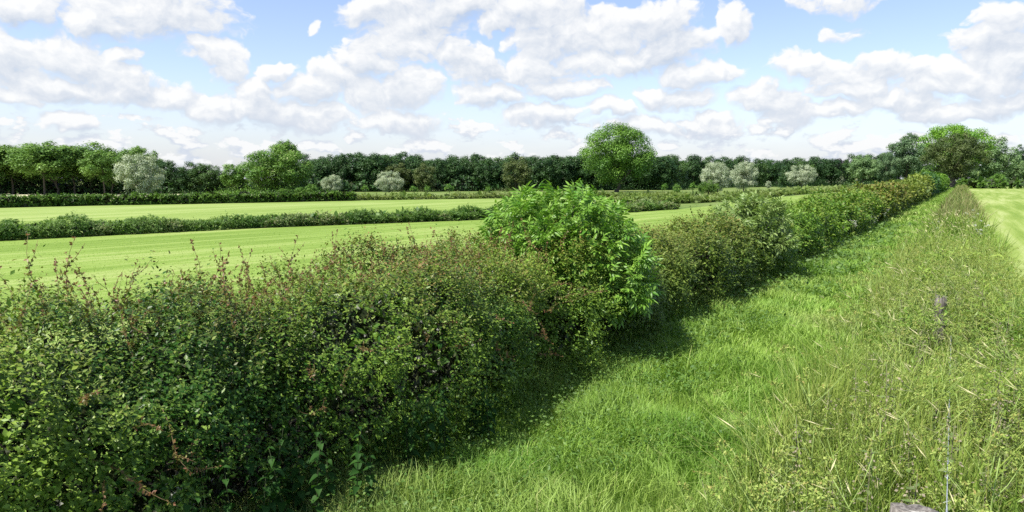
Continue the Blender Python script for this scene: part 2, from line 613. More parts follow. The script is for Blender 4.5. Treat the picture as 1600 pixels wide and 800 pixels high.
sheet('hedge_bottom', [uv(-6, -6.0), uv(255, -6.0), uv(255, -4.6), uv(-6, -4.6)], M['soil'], 0.005)


# ------------------------------------------------------------------ hedges and leafy banks
def polyline(pts, ds_of):
    pts = np.asarray(pts, float)
    seg = np.linalg.norm(np.diff(pts, axis=0), axis=1)
    cs = np.r_[0, np.cumsum(seg)]
    s, out = 0.0, []
    while s < cs[-1]:
        x, y = np.interp(s, cs, pts[:, 0]), np.interp(s, cs, pts[:, 1])
        d = math.hypot(x, y)
        st = ds_of(d)
        out.append((s, st, d))
        s += st
    out = np.array(out)
    return pts, cs, out


def bank(buf, pts, hf, wf, cover, Lf, k=6, red=None, lump=.18, upright=.4, base=.0, z0=.42, inner=True, front=1.0, pw=.75, aspect=.5,
         phi=(-70, 205), spike=0.0, tintbias=0.0, fill=2.2, foot=.12, deep=.2, hue=None, gaps=0.0, thin=1.0):
    """rounded mass of leafy sprigs along a line; the side on the right of the line is the seen one"""
    pts, cs, st = polyline(pts, lambda d: min(max(.05 * d, .3), 4.0))
    S, DS, Dd = st[:, 0], st[:, 1], st[:, 2]
    L = Lf(Dd)
    H, W = hf(S), wf(S)
    area = (1.5 * H + 2.0 * W) * DS
    n = np.maximum(1, (cover * area / (.5 * aspect * L * L) / k)).astype(int)
    idx = np.repeat(np.arange(len(S)), n)
    N = len(idx)
    s = S[idx] + rng.random(N) * DS[idx]
    l = L[idx] * rng.uniform(.7, 1.25, N)
    h, w = hf(s), wf(s)
    x, y = np.interp(s, cs, pts[:, 0]), np.interp(s, cs, pts[:, 1])
    e = 0.3
    tx, ty = np.interp(s + e, cs, pts[:, 0]) - np.interp(s - e, cs, pts[:, 0]), np.interp(s + e, cs, pts[:, 1]) - np.interp(s - e, cs, pts[:, 1])
    tl = np.hypot(tx, ty)
    nx, ny = ty / tl, -tx / tl                      # to the right of the line
    ph = np.radians(rng.uniform(phi[0], phi[1], N))
    keep = (ph < R(125)) | (rng.random(N) < .45)
    keep &= (ph > R(-8)) | (rng.random(N) < thin)
    c, sn = np.cos(ph), np.sin(ph)
    rz = np.where(sn > 0, h * (1 - z0), h * z0 - base)
    ov = np.sign(c) * np.abs(c) ** pw * w
    ov = ov * (1 - foot * np.clip(-sn, 0, 1))
    oz = h * z0 + np.sign(sn) * np.abs(sn) ** pw * rz
    nr = np.stack([nx * c / w, ny * c / w, sn / rz], -1)
    nr = nrm(nr)
    P = np.stack([x + nx * ov, y + ny * ov, oz], -1)
    lmp = (vnoise(P * 1.3) - .5) * 2 * lump + (vnoise(P * 3.7 + 9) - .5) * lump
    depth = rng.random(N) ** 1.6 * deep * np.minimum(h, 1.2)
    P = P + nr * (lmp - depth)[:, None]
    T = nrm(nr * .8 + np.array([0, 0, upright]) + rng.normal(0, .45, (N, 3)))
    keep &= P[:, 2] > .02
    P, T, l, nr, s, h, depth = P[keep], T[keep], l[keep], nr[keep], s[keep], h[keep], depth[keep]
    N = len(P)
    sl = np.minimum(l * rng.uniform(2.2, 4.2, N), .2 * h * rng.uniform(.5, 1.2, N))
    if spike:
        top = (nr[:, 2] > .6) & (rng.random(N) < spike)
        T[top] = nrm(np.array([0, 0, 1.0]) + rng.normal(0, .22, (top.sum(), 3)))
        sl[top] *= rng.uniform(1.3, 2.6, top.sum())
    if gaps:                                             # hollows where the growth is thin
        gk = (vnoise(P * np.array([1.5, 1.5, 2.2]) + 50) * .7 + vnoise(P * 4.1 + 20) * .3) > gaps
        gk |= rng.random(N) < .12
        P, T, l, nr, s, h, depth, sl = P[gk], T[gk], l[gk], nr[gk], s[gk], h[gk], depth[gk], sl[gk]
        N = len(P)
    if hue is not None:
        tintbias = tintbias + hue(P, s)
    hue = np.clip(.5 + tintbias + .9 * (vnoise(P * .9 + 31) - .5) + rng.normal(0, .16, N), 0, 1)
    rd = red(P, nr, s) if red is not None else np.zeros(N)
    rd = rd * np.clip(1 - depth * 3, 0, 1)
    for j in range(k):
        f = (j + .6) / k
        lp = P + T * (sl * f)[:, None]
        D = nrm(T * .45 + rng.normal(0, .62, (N, 3)))
        Nn = nrm(nr * .7 + np.array([0, 0, .8]) + rng.normal(0, .42, (N, 3)))
        L2 = l * (1.15 - .5 * f) * rng.uniform(.8, 1.2, N)
        tr = np.clip(hue + rng.normal(0, .22, N) + .18 * (f - .5), 0, 1)
        tg_ = np.clip(rd * (.25 + 1.1 * f) * rng.uniform(.2, 1.5, N), 0, 1) * (rng.random(N) < .75)
        leaves(buf, lp, D, Nn, L2, L2 * aspect * rng.uniform(.85, 1.2, N), np.stack([tr, tg_, 0 * tr], -1))
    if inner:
        # twiggy leaf fill through the whole body, so no daylight shows through it; twig-brown tint darkened to paint in shade
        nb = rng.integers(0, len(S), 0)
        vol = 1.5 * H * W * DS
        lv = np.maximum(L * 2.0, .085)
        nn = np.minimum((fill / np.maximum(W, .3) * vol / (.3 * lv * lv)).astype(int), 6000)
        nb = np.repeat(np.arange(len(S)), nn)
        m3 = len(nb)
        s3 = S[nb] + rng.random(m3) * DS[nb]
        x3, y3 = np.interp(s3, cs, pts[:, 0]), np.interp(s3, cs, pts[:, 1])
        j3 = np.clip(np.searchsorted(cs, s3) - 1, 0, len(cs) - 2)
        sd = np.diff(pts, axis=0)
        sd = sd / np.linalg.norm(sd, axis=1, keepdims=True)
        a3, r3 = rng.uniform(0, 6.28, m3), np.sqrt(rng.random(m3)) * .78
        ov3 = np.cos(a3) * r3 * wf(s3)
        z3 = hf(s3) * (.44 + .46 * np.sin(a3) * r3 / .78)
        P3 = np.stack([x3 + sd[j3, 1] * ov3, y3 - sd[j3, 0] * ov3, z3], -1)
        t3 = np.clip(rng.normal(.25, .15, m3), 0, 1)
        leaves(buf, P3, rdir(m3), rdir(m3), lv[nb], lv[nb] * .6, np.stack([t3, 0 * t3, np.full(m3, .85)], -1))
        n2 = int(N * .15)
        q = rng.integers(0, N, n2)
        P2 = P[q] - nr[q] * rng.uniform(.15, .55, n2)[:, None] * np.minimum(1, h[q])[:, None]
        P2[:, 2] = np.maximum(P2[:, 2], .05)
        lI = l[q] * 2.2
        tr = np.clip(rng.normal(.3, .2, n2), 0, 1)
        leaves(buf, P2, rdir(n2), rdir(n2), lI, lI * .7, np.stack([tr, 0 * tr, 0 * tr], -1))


def stems(buf, u0, u1, step, vc, h, r=.02):
    u = u0
    while u < u1:
        v = vc + rng.uniform(-.35, .35)
        p0 = uv(u, v)
        p1 = uv(u + rng.uniform(-.35, .35), v + rng.uniform(-.3, .3))
        p2 = uv(u + rng.uniform(-.6, .6), v + rng.uniform(-.5, .5))
        tube(buf, [(*p0, 0), (*p1, h * .45), (*p2, h * .85)], [r * 1.3, r, r * .5], 5)
        u += step * rng.uniform(.6, 1.4)


HK = np.array([(-8, 1.58), (3.6, 1.58), (6.6, 1.62), (9, 1.56), (12, 1.34), (15, 1.42), (18, 1.32), (22, 1.3), (32, 1.38), (40, 1.5),
               (49, 1.62), (60, 1.72), (85, 1.9), (105, 2.25), (123, 2.75), (135, 2.9), (160, 3.1), (262, 3.2)])


def hH(u):
    return np.interp(u, HK[:, 0], HK[:, 1]) + (.08 * np.sin(u * 1.9) + .09 * np.sin(u * .71 + 1) + .06 * np.sin(u * 3.3)) * np.clip((u - 12) / 10, 0, 1) + .04 * np.sin(u * .83)


VC = -5.08
leafL = lambda d: np.clip(.0046 * d, .042, .5)


def hedge_part(name, u0, u1, mat, label, cover=2.5, wid=1.14, red=None, **kw):
    o = root(name, (*uv((u0 + u1) / 2, VC), 0), label, 'hedge')
    b = Buf()
    c0 = uv(u0, VC)
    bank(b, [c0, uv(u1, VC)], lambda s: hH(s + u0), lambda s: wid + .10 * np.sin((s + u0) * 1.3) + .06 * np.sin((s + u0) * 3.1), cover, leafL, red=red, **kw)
    me = b.mesh('foliage', mat)
    f = link('foliage', me, o)
    f.matrix_parent_inverse = o.matrix_basis.inverted()
    f['kind'] = 'stuff'
    b = Buf()
    stems(b, u0 + .1, u1 - .1, .35 if u0 < 20 else (1.2 if u0 < 60 else 4), VC, 1.3, .022)
    g = link('stems', b.mesh('stems', M['bark']), o)
    g.matrix_parent_inverse = o.matrix_basis.inverted()
    g['kind'] = 'stuff'
    return o


def red_near(P, nr, s):
    return np.clip((P[:, 2] - .9) / .7, 0, 1) * (.2 + .8 * vnoise(P * 1.7 + 5)) * (.55 + .3 * (s > 5.5))


def near_hue(P, s):
    # yellow-green growth nearest, a darker blackthorn stretch, then duller olive growth towards the elder
    return np.interp(s, [0, 3.2, 4.6, 6.0, 8.0, 10], [.16, .12, -.22, -.16, .02, -.05]) + .5 * (vnoise(P * .8 + 77) - .5)


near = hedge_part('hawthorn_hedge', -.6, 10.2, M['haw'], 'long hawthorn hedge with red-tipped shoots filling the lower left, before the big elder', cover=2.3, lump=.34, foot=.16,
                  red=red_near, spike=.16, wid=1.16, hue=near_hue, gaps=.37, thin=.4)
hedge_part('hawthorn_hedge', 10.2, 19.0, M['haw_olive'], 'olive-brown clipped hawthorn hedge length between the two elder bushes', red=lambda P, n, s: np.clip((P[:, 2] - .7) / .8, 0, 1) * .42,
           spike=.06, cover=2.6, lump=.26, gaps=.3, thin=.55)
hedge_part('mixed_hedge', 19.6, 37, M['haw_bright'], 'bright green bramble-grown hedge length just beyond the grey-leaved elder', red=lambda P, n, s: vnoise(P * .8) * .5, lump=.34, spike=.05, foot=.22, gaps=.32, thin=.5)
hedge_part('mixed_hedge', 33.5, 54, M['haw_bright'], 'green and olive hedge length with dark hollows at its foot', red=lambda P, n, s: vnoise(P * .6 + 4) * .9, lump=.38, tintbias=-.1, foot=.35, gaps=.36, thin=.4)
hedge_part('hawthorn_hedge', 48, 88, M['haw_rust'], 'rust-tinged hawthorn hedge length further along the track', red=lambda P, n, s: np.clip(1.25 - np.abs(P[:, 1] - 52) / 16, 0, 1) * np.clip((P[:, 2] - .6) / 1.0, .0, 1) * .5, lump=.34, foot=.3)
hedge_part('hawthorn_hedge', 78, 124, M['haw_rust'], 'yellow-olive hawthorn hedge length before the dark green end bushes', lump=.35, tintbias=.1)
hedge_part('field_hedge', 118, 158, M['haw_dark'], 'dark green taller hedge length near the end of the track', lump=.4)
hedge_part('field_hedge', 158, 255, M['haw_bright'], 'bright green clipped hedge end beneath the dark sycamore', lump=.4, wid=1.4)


# long wands that stand up out of the near hedge
def shoot_mesh(seed, length):
    global rng
    keep, rng = rng, np.random.default_rng(seed)
    b = Buf()
    n = 7
    t = np.linspace(0, 1, n)
    bx, by = rng.normal(0, .16, 2)
    pts = np.stack([bx * t ** 2 * length + .02 * np.sin(t * 7 + seed), by * t ** 2 * length + .02 * np.cos(t * 6 + seed), t * length], -1)
    tube(b, pts, np.linspace(.0030, .0012, n), 3, (.3, .6, .5))
    m = int(length * 46)
    for q in range(m):
        f = rng.uniform(.12, 1)
        p = np.array([np.interp(f, t, pts[:, i]) for i in range(3)])
        kk = rng.integers(2, 4)
        D = nrm(rng.normal(0, .8, (kk, 3)) + [0, 0, .55])
        L = rng.uniform(.022, .044, kk) * (1.15 - .5 * f)
        rd = np.clip(rng.normal(.15 + .75 * f, .25, kk), 0, 1)
        leaves(b, np.tile(p, (kk, 1)), D, rdir(kk), L, L * .55, np.stack([rng.random(kk), rd, 0 * rd], -1))
    for q in range(rng.integers(1, 4)):                # short side spurs
        f = rng.uniform(.3, .8)
        p = np.array([np.interp(f, t, pts[:, i]) for i in range(3)])
        d = nrm(np.r_[rng.normal(0, 1, 2), .7])
        ln = rng.uniform(.06, .16)
        tube(b, [p, p + d * ln * .5, p + d * ln + [0, 0, .02]], [.002, .0018, .001], 3, (0, .9, .35))
        kk = 7
        ff = rng.uniform(.2, 1, (kk, 1))
        L = rng.uniform(.012, .028, kk)
        leaves(b, p + d * ln * ff, nrm(rng.normal(0, .8, (kk, 3)) + d), rdir(kk), L, L * .55, np.stack([rng.random(kk), rng.uniform(.3, 1, kk), np.zeros(kk)], -1))
    rng = keep
    return b.mesh('shoot', M['haw_shoot'])


SH = [shoot_mesh(100 + i, L) for i, L in enumerate((.3, .36, .44, .5, .58, .64, .4, .54))]
inv = near.matrix_basis.inverted()


def put_shoot(x, y, z, rx, ry, rz, me, sc):
    o = link('shoot', me, near)
    o.matrix_parent_inverse = inv
    o.location = (x, y, z)
    o.rotation_euler = (rx, ry, rz)
    o.scale = (sc,) * 3


for i in range(290):
    u = rng.uniform(1.2, 9.6) if i < 150 else (rng.uniform(1.2, 4.5) if i < 200 else rng.uniform(4.5, 9.4))
    v = VC + rng.uniform(-1.0, .75)
    p = uv(u, v)
    zt = hH(u) - .16 - .25 * (abs(v - VC) / 1.05) ** 2
    put_shoot(p[0], p[1], zt, rng.normal(0, .28), rng.normal(0, .28), rng.uniform(0, 6.28), SH[rng.integers(0, len(SH))], rng.uniform(.6, 1.12) * (.8 if i > 200 else 1))
for i in range(38):                                     # and those that lean out over the track side
    u = rng.uniform(1.2, 8.5)
    z = rng.uniform(.55, 1.35)
    p = uv(u, VC + 1.0 + .12 * rng.random())
    ang = rng.uniform(R(68), R(118))
    dr = math.atan2(-UX, UY) + rng.normal(0, .7)        # pointing to the right of the hedge
    put_shoot(p[0], p[1], z, 0, ang, dr, SH[rng.integers(0, len(SH))], rng.uniform(.6, 1.0))


# ------------------------------------------------------------------ elders
def elder_leaf(seed, droop):
    """compound leaf of seven leaflets along x"""
    global rng
    keep, rng = rng, np.random.default_rng(seed)
    b = Buf()
    tube(b, [(0, 0, 0), (.09, 0, -.01 - droop * .02), (.16, 0, -.02 - droop * .07)], [.003, .002, .001], 3, (.8, 0, .0))
    items = [(.16, 0, 1.0)] + [(x, s, f) for x, f in ((.06, .8), (.10, .95), (.14, .9)) for s in (-1, 1)]
    for x, s, f in items:
        P = np.array([[x, 0, -.02 - droop * .4 * x]])
        D = nrm(np.array([[.55 if s else 1, s * .9, -.25 - droop * .6 + rng.normal(0, .12)]]))
        L = .095 * f * rng.uniform(.85, 1.15)
        Nn = nrm(np.array([[rng.normal(0, .2), rng.normal(0, .2), 1]]))
        S = nrm(np.cross(D, Nn))
        U = np.cross(S, D)
        W = L * .36
        V = [P, P + D * L * .3 + S * W * .48 + U * W * .16, P + D * L * .3 - S * W * .48 + U * W * .16,
             P + D * L * .68 + S * W * .36 + U * W * .08 - [0, 0, L * .04], P + D * L * .68 - S * W * .36 + U * W * .08 - [0, 0, L * .04],
             P + D * L - [0, 0, L * .16], P + D * L * .5 - U * W * .02]
        V = np.concatenate(V)
        tt = np.clip(rng.normal(.5, .22), 0, 1)
        b.add(V, [np.array([[0, 1, 6], [0, 6, 2], [1, 3, 6], [6, 4, 2], [3, 5, 6], [6, 5, 4]])], (tt, 0, 0))
    rng = keep
    return b


def lerp_rot(D, N):
    X = D
    Y = nrm(np.cross(N, X))
    Z = np.cross(X, Y)
    return X, Y, Z


def elder(name, c, rad, hgt, nobj, nstuff, mat, label, size, skirt):
    from mathutils import Matrix
    o = root(name, (c[0], c[1], 0), label, 'bush')
    bs = [elder_leaf(500 + i, dr) for i, dr in enumerate((0, .3, .6, .9, .2))]
    mes = [b.mesh('leaf', mat) for b in bs]
    n = nobj + nstuff
    d = rdir(n * 3)
    d = d[d[:, 2] > -.75][:n]
    # many short shoots, each ending in a whorl
    ns = n // 6
    sd = rdir(ns * 4)
    sd = sd[sd[:, 2] > -.55][:ns]
    lob = 1 + .22 * (vnoise(sd * 2.6 + 3) - .5) * 2
    a = rng.integers(0, len(sd), n)
    base = np.stack([sd[:, 0] * rad * lob, sd[:, 1] * rad * lob, hgt * .55 + sd[:, 2] * hgt * .45 * lob], -1)
    base += skirt(sd)
    base *= (rng.uniform(.6, 1.0, len(base)) ** .4)[:, None] * [1, 1, 1]
    base[:, 2] = np.maximum(base[:, 2], .25)
    P = base[a] - sd[a] * rng.uniform(0, .16, n)[:, None]
    D = nrm(sd[a] * .55 + np.array([0, 0, .18]) + rng.normal(0, .6, (n, 3)))
    Nn = nrm(np.array([0, 0, 1.0]) + sd[a] * .5 + rng.normal(0, .25, (n, 3)))
    X, Y, Z = lerp_rot(D, Nn)
    sc = size * rng.uniform(.75, 1.25, n)
    # those that show largest: nearest to the camera side
    cam_side = np.array([-c[0], -c[1], 2.0])
    order = np.argsort(-(P - [0, 0, hgt * .5]) @ nrm(cam_side))
    for q in order[:nobj]:
        lf = link('leaf', mes[q % 5], o)
        lf.matrix_local = Matrix(((X[q][0], Y[q][0], Z[q][0], P[q][0]), (X[q][1], Y[q][1], Z[q][1], P[q][1]),
                                  (X[q][2], Y[q][2], Z[q][2], P[q][2]), (0, 0, 0, 1))) @ Matrix.Scale(sc[q], 4)
    big = Buf()
    for kdx in range(5):
        sel = order[nobj:][order[nobj:] % 5 == kdx]
        bv, bt = np.concatenate(bs[kdx].v), np.concatenate(bs[kdx].t)
        Mx = np.stack([X[sel], Y[sel], Z[sel]], 2) * sc[sel][:, None, None]
        V = np.einsum('nij,vj->nvi', Mx, bv) + P[sel][:, None]
        off = (np.arange(len(sel)) * len(bv))
        tt = np.tile(bt, (len(sel), 1))
        tt[:, 0] = np.clip(tt[:, 0] + np.repeat(rng.normal(0, .2, len(sel)), len(bv)), 0, 1)
        big.add(V.reshape(-1, 3), [(np.asarray(f)[None] + off[:, None, None]).reshape(-1, f.shape[1]) for f in bs[kdx].f], tt)
    fo = link('foliage', big.mesh('foliage', mat), o)
    fo['kind'] = 'stuff'
    b = Buf()
    for q in range(26):
        e = base[rng.integers(0, len(base))] * .9
        s0 = rng.normal(0, .12, 2)
        tube(b, [(s0[0], s0[1], 0), (s0[0] + e[0] * .35, s0[1] + e[1] * .35, e[2] * .6), tuple(e)], [.03, .02, .006], 5)
    link('stems', b.mesh('stems', M['bark']), o)
    return o


e1 = G(878, 300, 2.35)
e1 = uv(9.66, -4.95)
elder('elder_bush', e1, 1.08, 2.42, 300, 3200, M['elder'], 'large bright green elder bush rising above the hedge', .98,
      lambda sd: np.stack([np.clip(sd[:, 0] * .9 - sd[:, 1] * .5, 0, 1) * .40 * np.clip(.55 - sd[:, 2], 0, 1) * 1.2,
                           np.clip(sd[:, 0] * .9 - sd[:, 1] * .5, 0, 1) * -.30 * np.clip(.55 - sd[:, 2], 0, 1), 0 * sd[:, 0]], -1))
elder('elder_bush', uv(19.5, -4.6), 1.0, 2.08, 300, 1300, M['elder2'], 'smaller grey-green elder bush further along the hedge', 1.15, lambda sd: np.zeros((len(sd), 3)))

# ------------------------------------------------------------------ ditch bank, far hedge, rough strips
def strip_obj(name, pts, hf, wf, mat, label, cat, cover, kind=None, shift=0.0, **kw):
    pts = np.array([G(*p) for p in pts])
    if shift:
        t = nrm(np.gradient(pts, axis=0))
        pts = pts + np.stack([-t[:, 1], t[:, 0]], -1) * shift
    b = Buf()
    bank(b, pts, hf, wf, cover, lambda d: np.clip(.0034 * d, .05, .6), **kw)
    o = link(name, b.mesh(name, mat))
    tag(o, label, cat, None, kind)
    return o


strip_obj('ditch_vegetation', DITCH_NEAR, lambda s: .54 + .12 * np.sin(s * .31) * np.sin(s * .13) + .08 * np.sin(s * 1.7), lambda s: 1.15 + 0 * s, M['ditch'],
          'tall green weeds along the ditch between the two mown fields', 'weeds', 2.6, kind='stuff', shift=1.25, spike=.3, lump=.22, aspect=.36, upright=.8,
          red=lambda P, n, s: (vnoise(P * .5) > .78) * .6)
strip_obj('far_hedge', [(-260, 331), (0, 325), (150, 321.5), (300, 319), (450, 316), (555, 313.8)], lambda s: .98 + .04 * np.sin(s * .9) + .03 * np.sin(s * 2.3), lambda s: .8 + 0 * s, M['far_hedge'],
          'low clipped dark green hedge across the far edge of the mown fields', 'hedge', 3.0, shift=.9, lump=.12, pw=.5, fill=5.0)
strip_obj('rough_strip', [(540, 313.5), (750, 310.5), (880, 308.5), (1010, 308), (1075, 309)], lambda s: .40 + .1 * np.sin(s * .4) + .06 * np.sin(s * 1.3), lambda s: 1.6 + 0 * s, M['rough'],
          'rough weedy strip beyond the far mown field', 'weeds', 1.9, kind='stuff', shift=1.6, spike=.25, lump=.3, aspect=.26, upright=1.2)
strip_obj('rough_strip', [(1010, 318), (1060, 316.5), (1100, 314)], lambda s: .55 + .15 * np.sin(s * .5), lambda s: 4.2 + 0 * s, M['rough'],
          'rough weeds where the ditch ends by the round bush', 'weeds', 1.7, kind='stuff', shift=1.5, spike=.25, lump=.35, aspect=.26, upright=1.2, tintbias=.1)
strip_obj('rough_strip', [(1150, 312.5), (1250, 304), (1340, 297.5), (1395, 293.5)], lambda s: .55 + .12 * np.sin(s * .35) + .08 * np.sin(s * 1.1), lambda s: 1.8 + 0 * s, M['rough'],
          'green weedy margin curving along the mown field towards the sycamore', 'weeds', 1.8, kind='stuff', shift=1.8, spike=.2, lump=.3, aspect=.26, upright=1.2)


# ------------------------------------------------------------------ trees
def tree_meshes(seed, H, W, bole, n, leaf, mat, clumps=46, crad=(.2, .34), shape='round', lean=0.0, skirt=0.0, tone=0.0, trunk_r=None, flower=0.0, up=.55):
    """tapered trunk with limbs, and a crown of leaf clumps; origin at the foot"""
    global rng
    keep, rng = rng, np.random.default_rng(seed)
    rx, rz = W / 2, (H - bole) / 2
    cz = bole + rz
    d = rdir(clumps)
    rr = rng.uniform(.18 if shape == 'broad' else .4, .86, clumps) ** .8
    nsh = int(clumps * .6)
    gi = np.arange(nsh) + .5
    fz = 1 - 2 * gi / nsh
    fa = gi * 2.39996 + rng.uniform(0, 6.28)
    fr = np.sqrt(1 - fz * fz)
    d[:nsh] = nrm(np.stack([fr * np.cos(fa), fr * np.sin(fa), fz], -1) + rng.normal(0, .13, (nsh, 3)))
    rr[:nsh] = rng.uniform(.7, .88, nsh)
    rr[nsh:] = rng.uniform(.2, .7, clumps - nsh)
    c = d * rr[:, None]
    if shape == 'dome':
        c[:, 2] = np.where(c[:, 2] < 0, c[:, 2] * .8, c[:, 2])
        f = 1 - .18 * np.clip(-c[:, 2], 0, 1) - .1 * np.clip(c[:, 2], 0, 1) ** 2
        c[:, :2] *= f[:, None]
    elif shape == 'broad':                                # widest below the middle, domed top
        f = np.interp(c[:, 2], [-1, -.5, -.2, .3, .8, 1], [.7, .98, 1.1, 1.0, .8, .6])
        c[:, :2] *= f[:, None]
    elif shape == 'tall':
        c[:, :2] *= (1 - .45 * np.clip(c[:, 2], -1, 1) ** 2)[:, None]
    elif shape == 'cone':
        c[:, :2] *= np.clip(.95 - .75 * (c[:, 2] + .3), .15, 1.1)[:, None]
    cr = rng.uniform(crad[0], crad[1], clumps) * (1.15 - .3 * rr)
    C = c * [rx, rx, rz] + [lean * H, 0, cz]
    Cr = cr[:, None] * np.array([rx, rx, min(rz, rx * 1.15)])[None]
    wgt = cr ** 2
    k = rng.choice(clumps, n, p=wgt / wgt.sum())
    dd = rdir(n)
    flip = (dd[:, 2] < -.25) & (rng.random(n) < .6)
    dd[flip, 2] *= -1
    P = C[k] + dd * Cr[k] * rng.uniform(.55, 1.05, n)[:, None]
    # droop / fine break-up of each clump's rim
    P += rng.normal(0, leaf * .55, (n, 3))
    Nn = nrm(dd * 1.1 + np.array([0, 0, up]) + rng.normal(0, .3, (n, 3)))
    D = nrm(np.cross(Nn, rdir(n)) + (np.array([0, 0, .9]) if shape in ('willow', 'tall') else 0))
    ls = leaf * rng.uniform(.65, 1.35, n)
    hue = rng.normal(.5, .22, clumps)[k] + rng.normal(0, .12, n) + tone
    fl = (rng.random(n) < flower) * (dd[:, 2] > .1)
    b = Buf()
    leaves(b, P - D * ls[:, None] * .5, D, Nn, ls, ls * (.42 if shape == 'willow' else .68), np.clip(np.stack([hue, fl * .8, 0 * hue], -1), 0, 1), fold=.1)
    if skirt:                                            # low growth that hides the foot
        m = int(n * .12)
        Ps = np.stack([rng.normal(0, W * .3, m), rng.normal(0, W * .22, m), np.abs(rng.normal(0, skirt, m))], -1)
        leaves(b, Ps, nrm(rdir(m) + [0, 0, .6]), rdir(m), leaf, leaf * .6, np.clip(np.stack([rng.normal(.4, .2, m), np.zeros(m), np.zeros(m)], -1), 0, 1))
    crown = b.mesh('crown', mat)
    b = Buf()
    tr = trunk_r or H * .022
    wob = rng.normal(0, tr * .6, (5, 2))
    tp = [(0, 0, -.05), (wob[1, 0], wob[1, 1], bole * .5), (wob[2, 0] + lean * H * .3, wob[2, 1], bole), (lean * H * .6 + wob[3, 0], wob[3, 1], bole + rz * .7), (lean * H + wob[4, 0], wob[4, 1], bole + rz * 1.5)]
    tube(b, tp, [tr * 1.35, tr, tr * .85, tr * .5, tr * .12], 7)
    for q in rng.choice(clumps, min(9, clumps), replace=False):
        z = rng.uniform(bole * .8, bole + rz * .7)
        s0 = np.array([np.interp(z, [p[2] for p in tp], [p[i] for p in tp]) for i in range(2)] + [z])
        e = C[q]
        tube(b, [s0, s0 * .45 + e * .55 + [0, 0, -.05 * H * rng.random()], e], [tr * .42, tr * .25, tr * .06], 5)
    trunk = b.mesh('trunk', M['bark'], smooth=True)
    rng = keep
    return trunk, crown


def put_tree(name, tm, px, d, label, cat='tree', group=None, scale=1.0, sx=None, rz=None, z=0.0):
    x = (px - 800) / FPX * d
    s = (sx if sx else scale, sx if sx else scale, scale)
    o = root(name, (x, d, z), label, cat, group, rng.uniform(0, 6.28) if rz is None else rz, s)
    link('trunk', tm[0], o)
    link('crown', tm[1], o)
    return o


def dist(y):
    """distance on the flat ground seen at photograph row y"""
    return EYE * FPX / (y - 281.0)


def by_rows(name, tm, H0, W0, px, base, top, width, label, group=None, cat='tree', rz=None, d=None):
    """stand a tree of mesh height H0 and width W0 at column px, foot at row base, with the height and width it has in the photograph"""
    d = d or dist(base)
    h = (EYE + (281.0 - top) / FPX * d)
    w = width / FPX * d
    return put_tree(name, tm, px, d, label, cat, group, h / H0, w / W0, rz)


ORD = ('first second third fourth fifth sixth seventh eighth ninth tenth eleventh twelfth thirteenth fourteenth fifteenth sixteenth seventeenth eighteenth '
       'nineteenth twentieth twenty-first twenty-second').split()

# tall pale-crowned wood on the left
PALE = [tree_meshes(200 + i, 9.5, 6.0, bl, 9500, .26, M['pale'], 44, (.2, .34), 'round', tone=t, trunk_r=.1, lean=ln) for i, (t, bl, ln) in enumerate(((0, 2.4, .03), (.15, 3.2, -.05), (-.15, 1.8, .06), (.05, 2.8, -.02)))]
OAK = [tree_meshes(220 + i, 9.0, 7.0, .1, 11000, .27, M['oak'], 50, (.2, .3), 'dome', skirt=1.2) for i in range(4)]
OAKB = [tree_meshes(230 + i, 9.0, 7.0, .2, 9000, .27, M['oak_b'], 40, (.2, .32), 'dome', skirt=.6) for i in range(3)]
BRN = [tree_meshes(240 + i, 9.0, 6.5, .2, 9000, .26, M['brownwood'], 40, (.2, .3), 'round', skirt=.5) for i in range(2)]
PURP = tree_meshes(245, 12.0, 7.0, 1.8, 6000, .34, M['purple'], 36, (.22, .32), 'dome')

GL = 'tall pale green trees of the left-hand wood'
for i, (px, top, w) in enumerate([(-70, 228, 64), (-40, 224, 60), (-12, 226, 56), (18, 225, 56), (44, 224, 52), (70, 221, 56), (96, 221, 54), (120, 222, 54), (146, 224, 54), (166, 230, 44), (182, 240, 36)]):
    by_rows('ash_tree', PALE[(i * 3) % 4], 9.5, 6.0, px + rng.uniform(-5, 5), 303 + ((i * 7) % 4) * .4, top + rng.uniform(-1, 5), w * rng.uniform(1.3, 1.7), 'tall pale bare-trunked tree, %s from the left in front of the left-hand wood' % ORD[i], GL)
for i, (px, top, w) in enumerate([(-60, 232, 70), (-25, 231, 70), (10, 232, 70), (40, 230, 70), (75, 228, 70), (108, 229, 70), (140, 231, 70), (170, 240, 60)]):
    by_rows('oak_tree', OAKB[i % 3], 9, 7, px, 301.5, top + 6, w * 1.1, 'dark tree deep in the left-hand wood behind the pale trunks', 'dark trees deep in the left-hand wood')
by_rows('ash_tree', PALE[1], 9.5, 6, 212, 302.5, 227, 52, 'pale green tree rising directly behind the largest silver willow', None)
by_rows('ash_tree', PALE[2], 9.5, 6, 244, 302, 236, 38, 'smaller pale green tree at the right shoulder of the largest silver willow', None)
GD = 'dark trees between the silver willow and the bright field tree'
for i, (px, top, w) in enumerate([(200, 262, 44), (232, 258, 46), (266, 249, 46), (290, 262, 44), (305, 253, 46), (325, 254, 48), (342, 264, 34)]):
    by_rows('oak_tree', (OAK + OAKB)[i % 7], 9, 7, px, 302.5, top, w * 1.15, 'dark round tree, %s rightward from the largest silver willow' % ORD[i], GD)

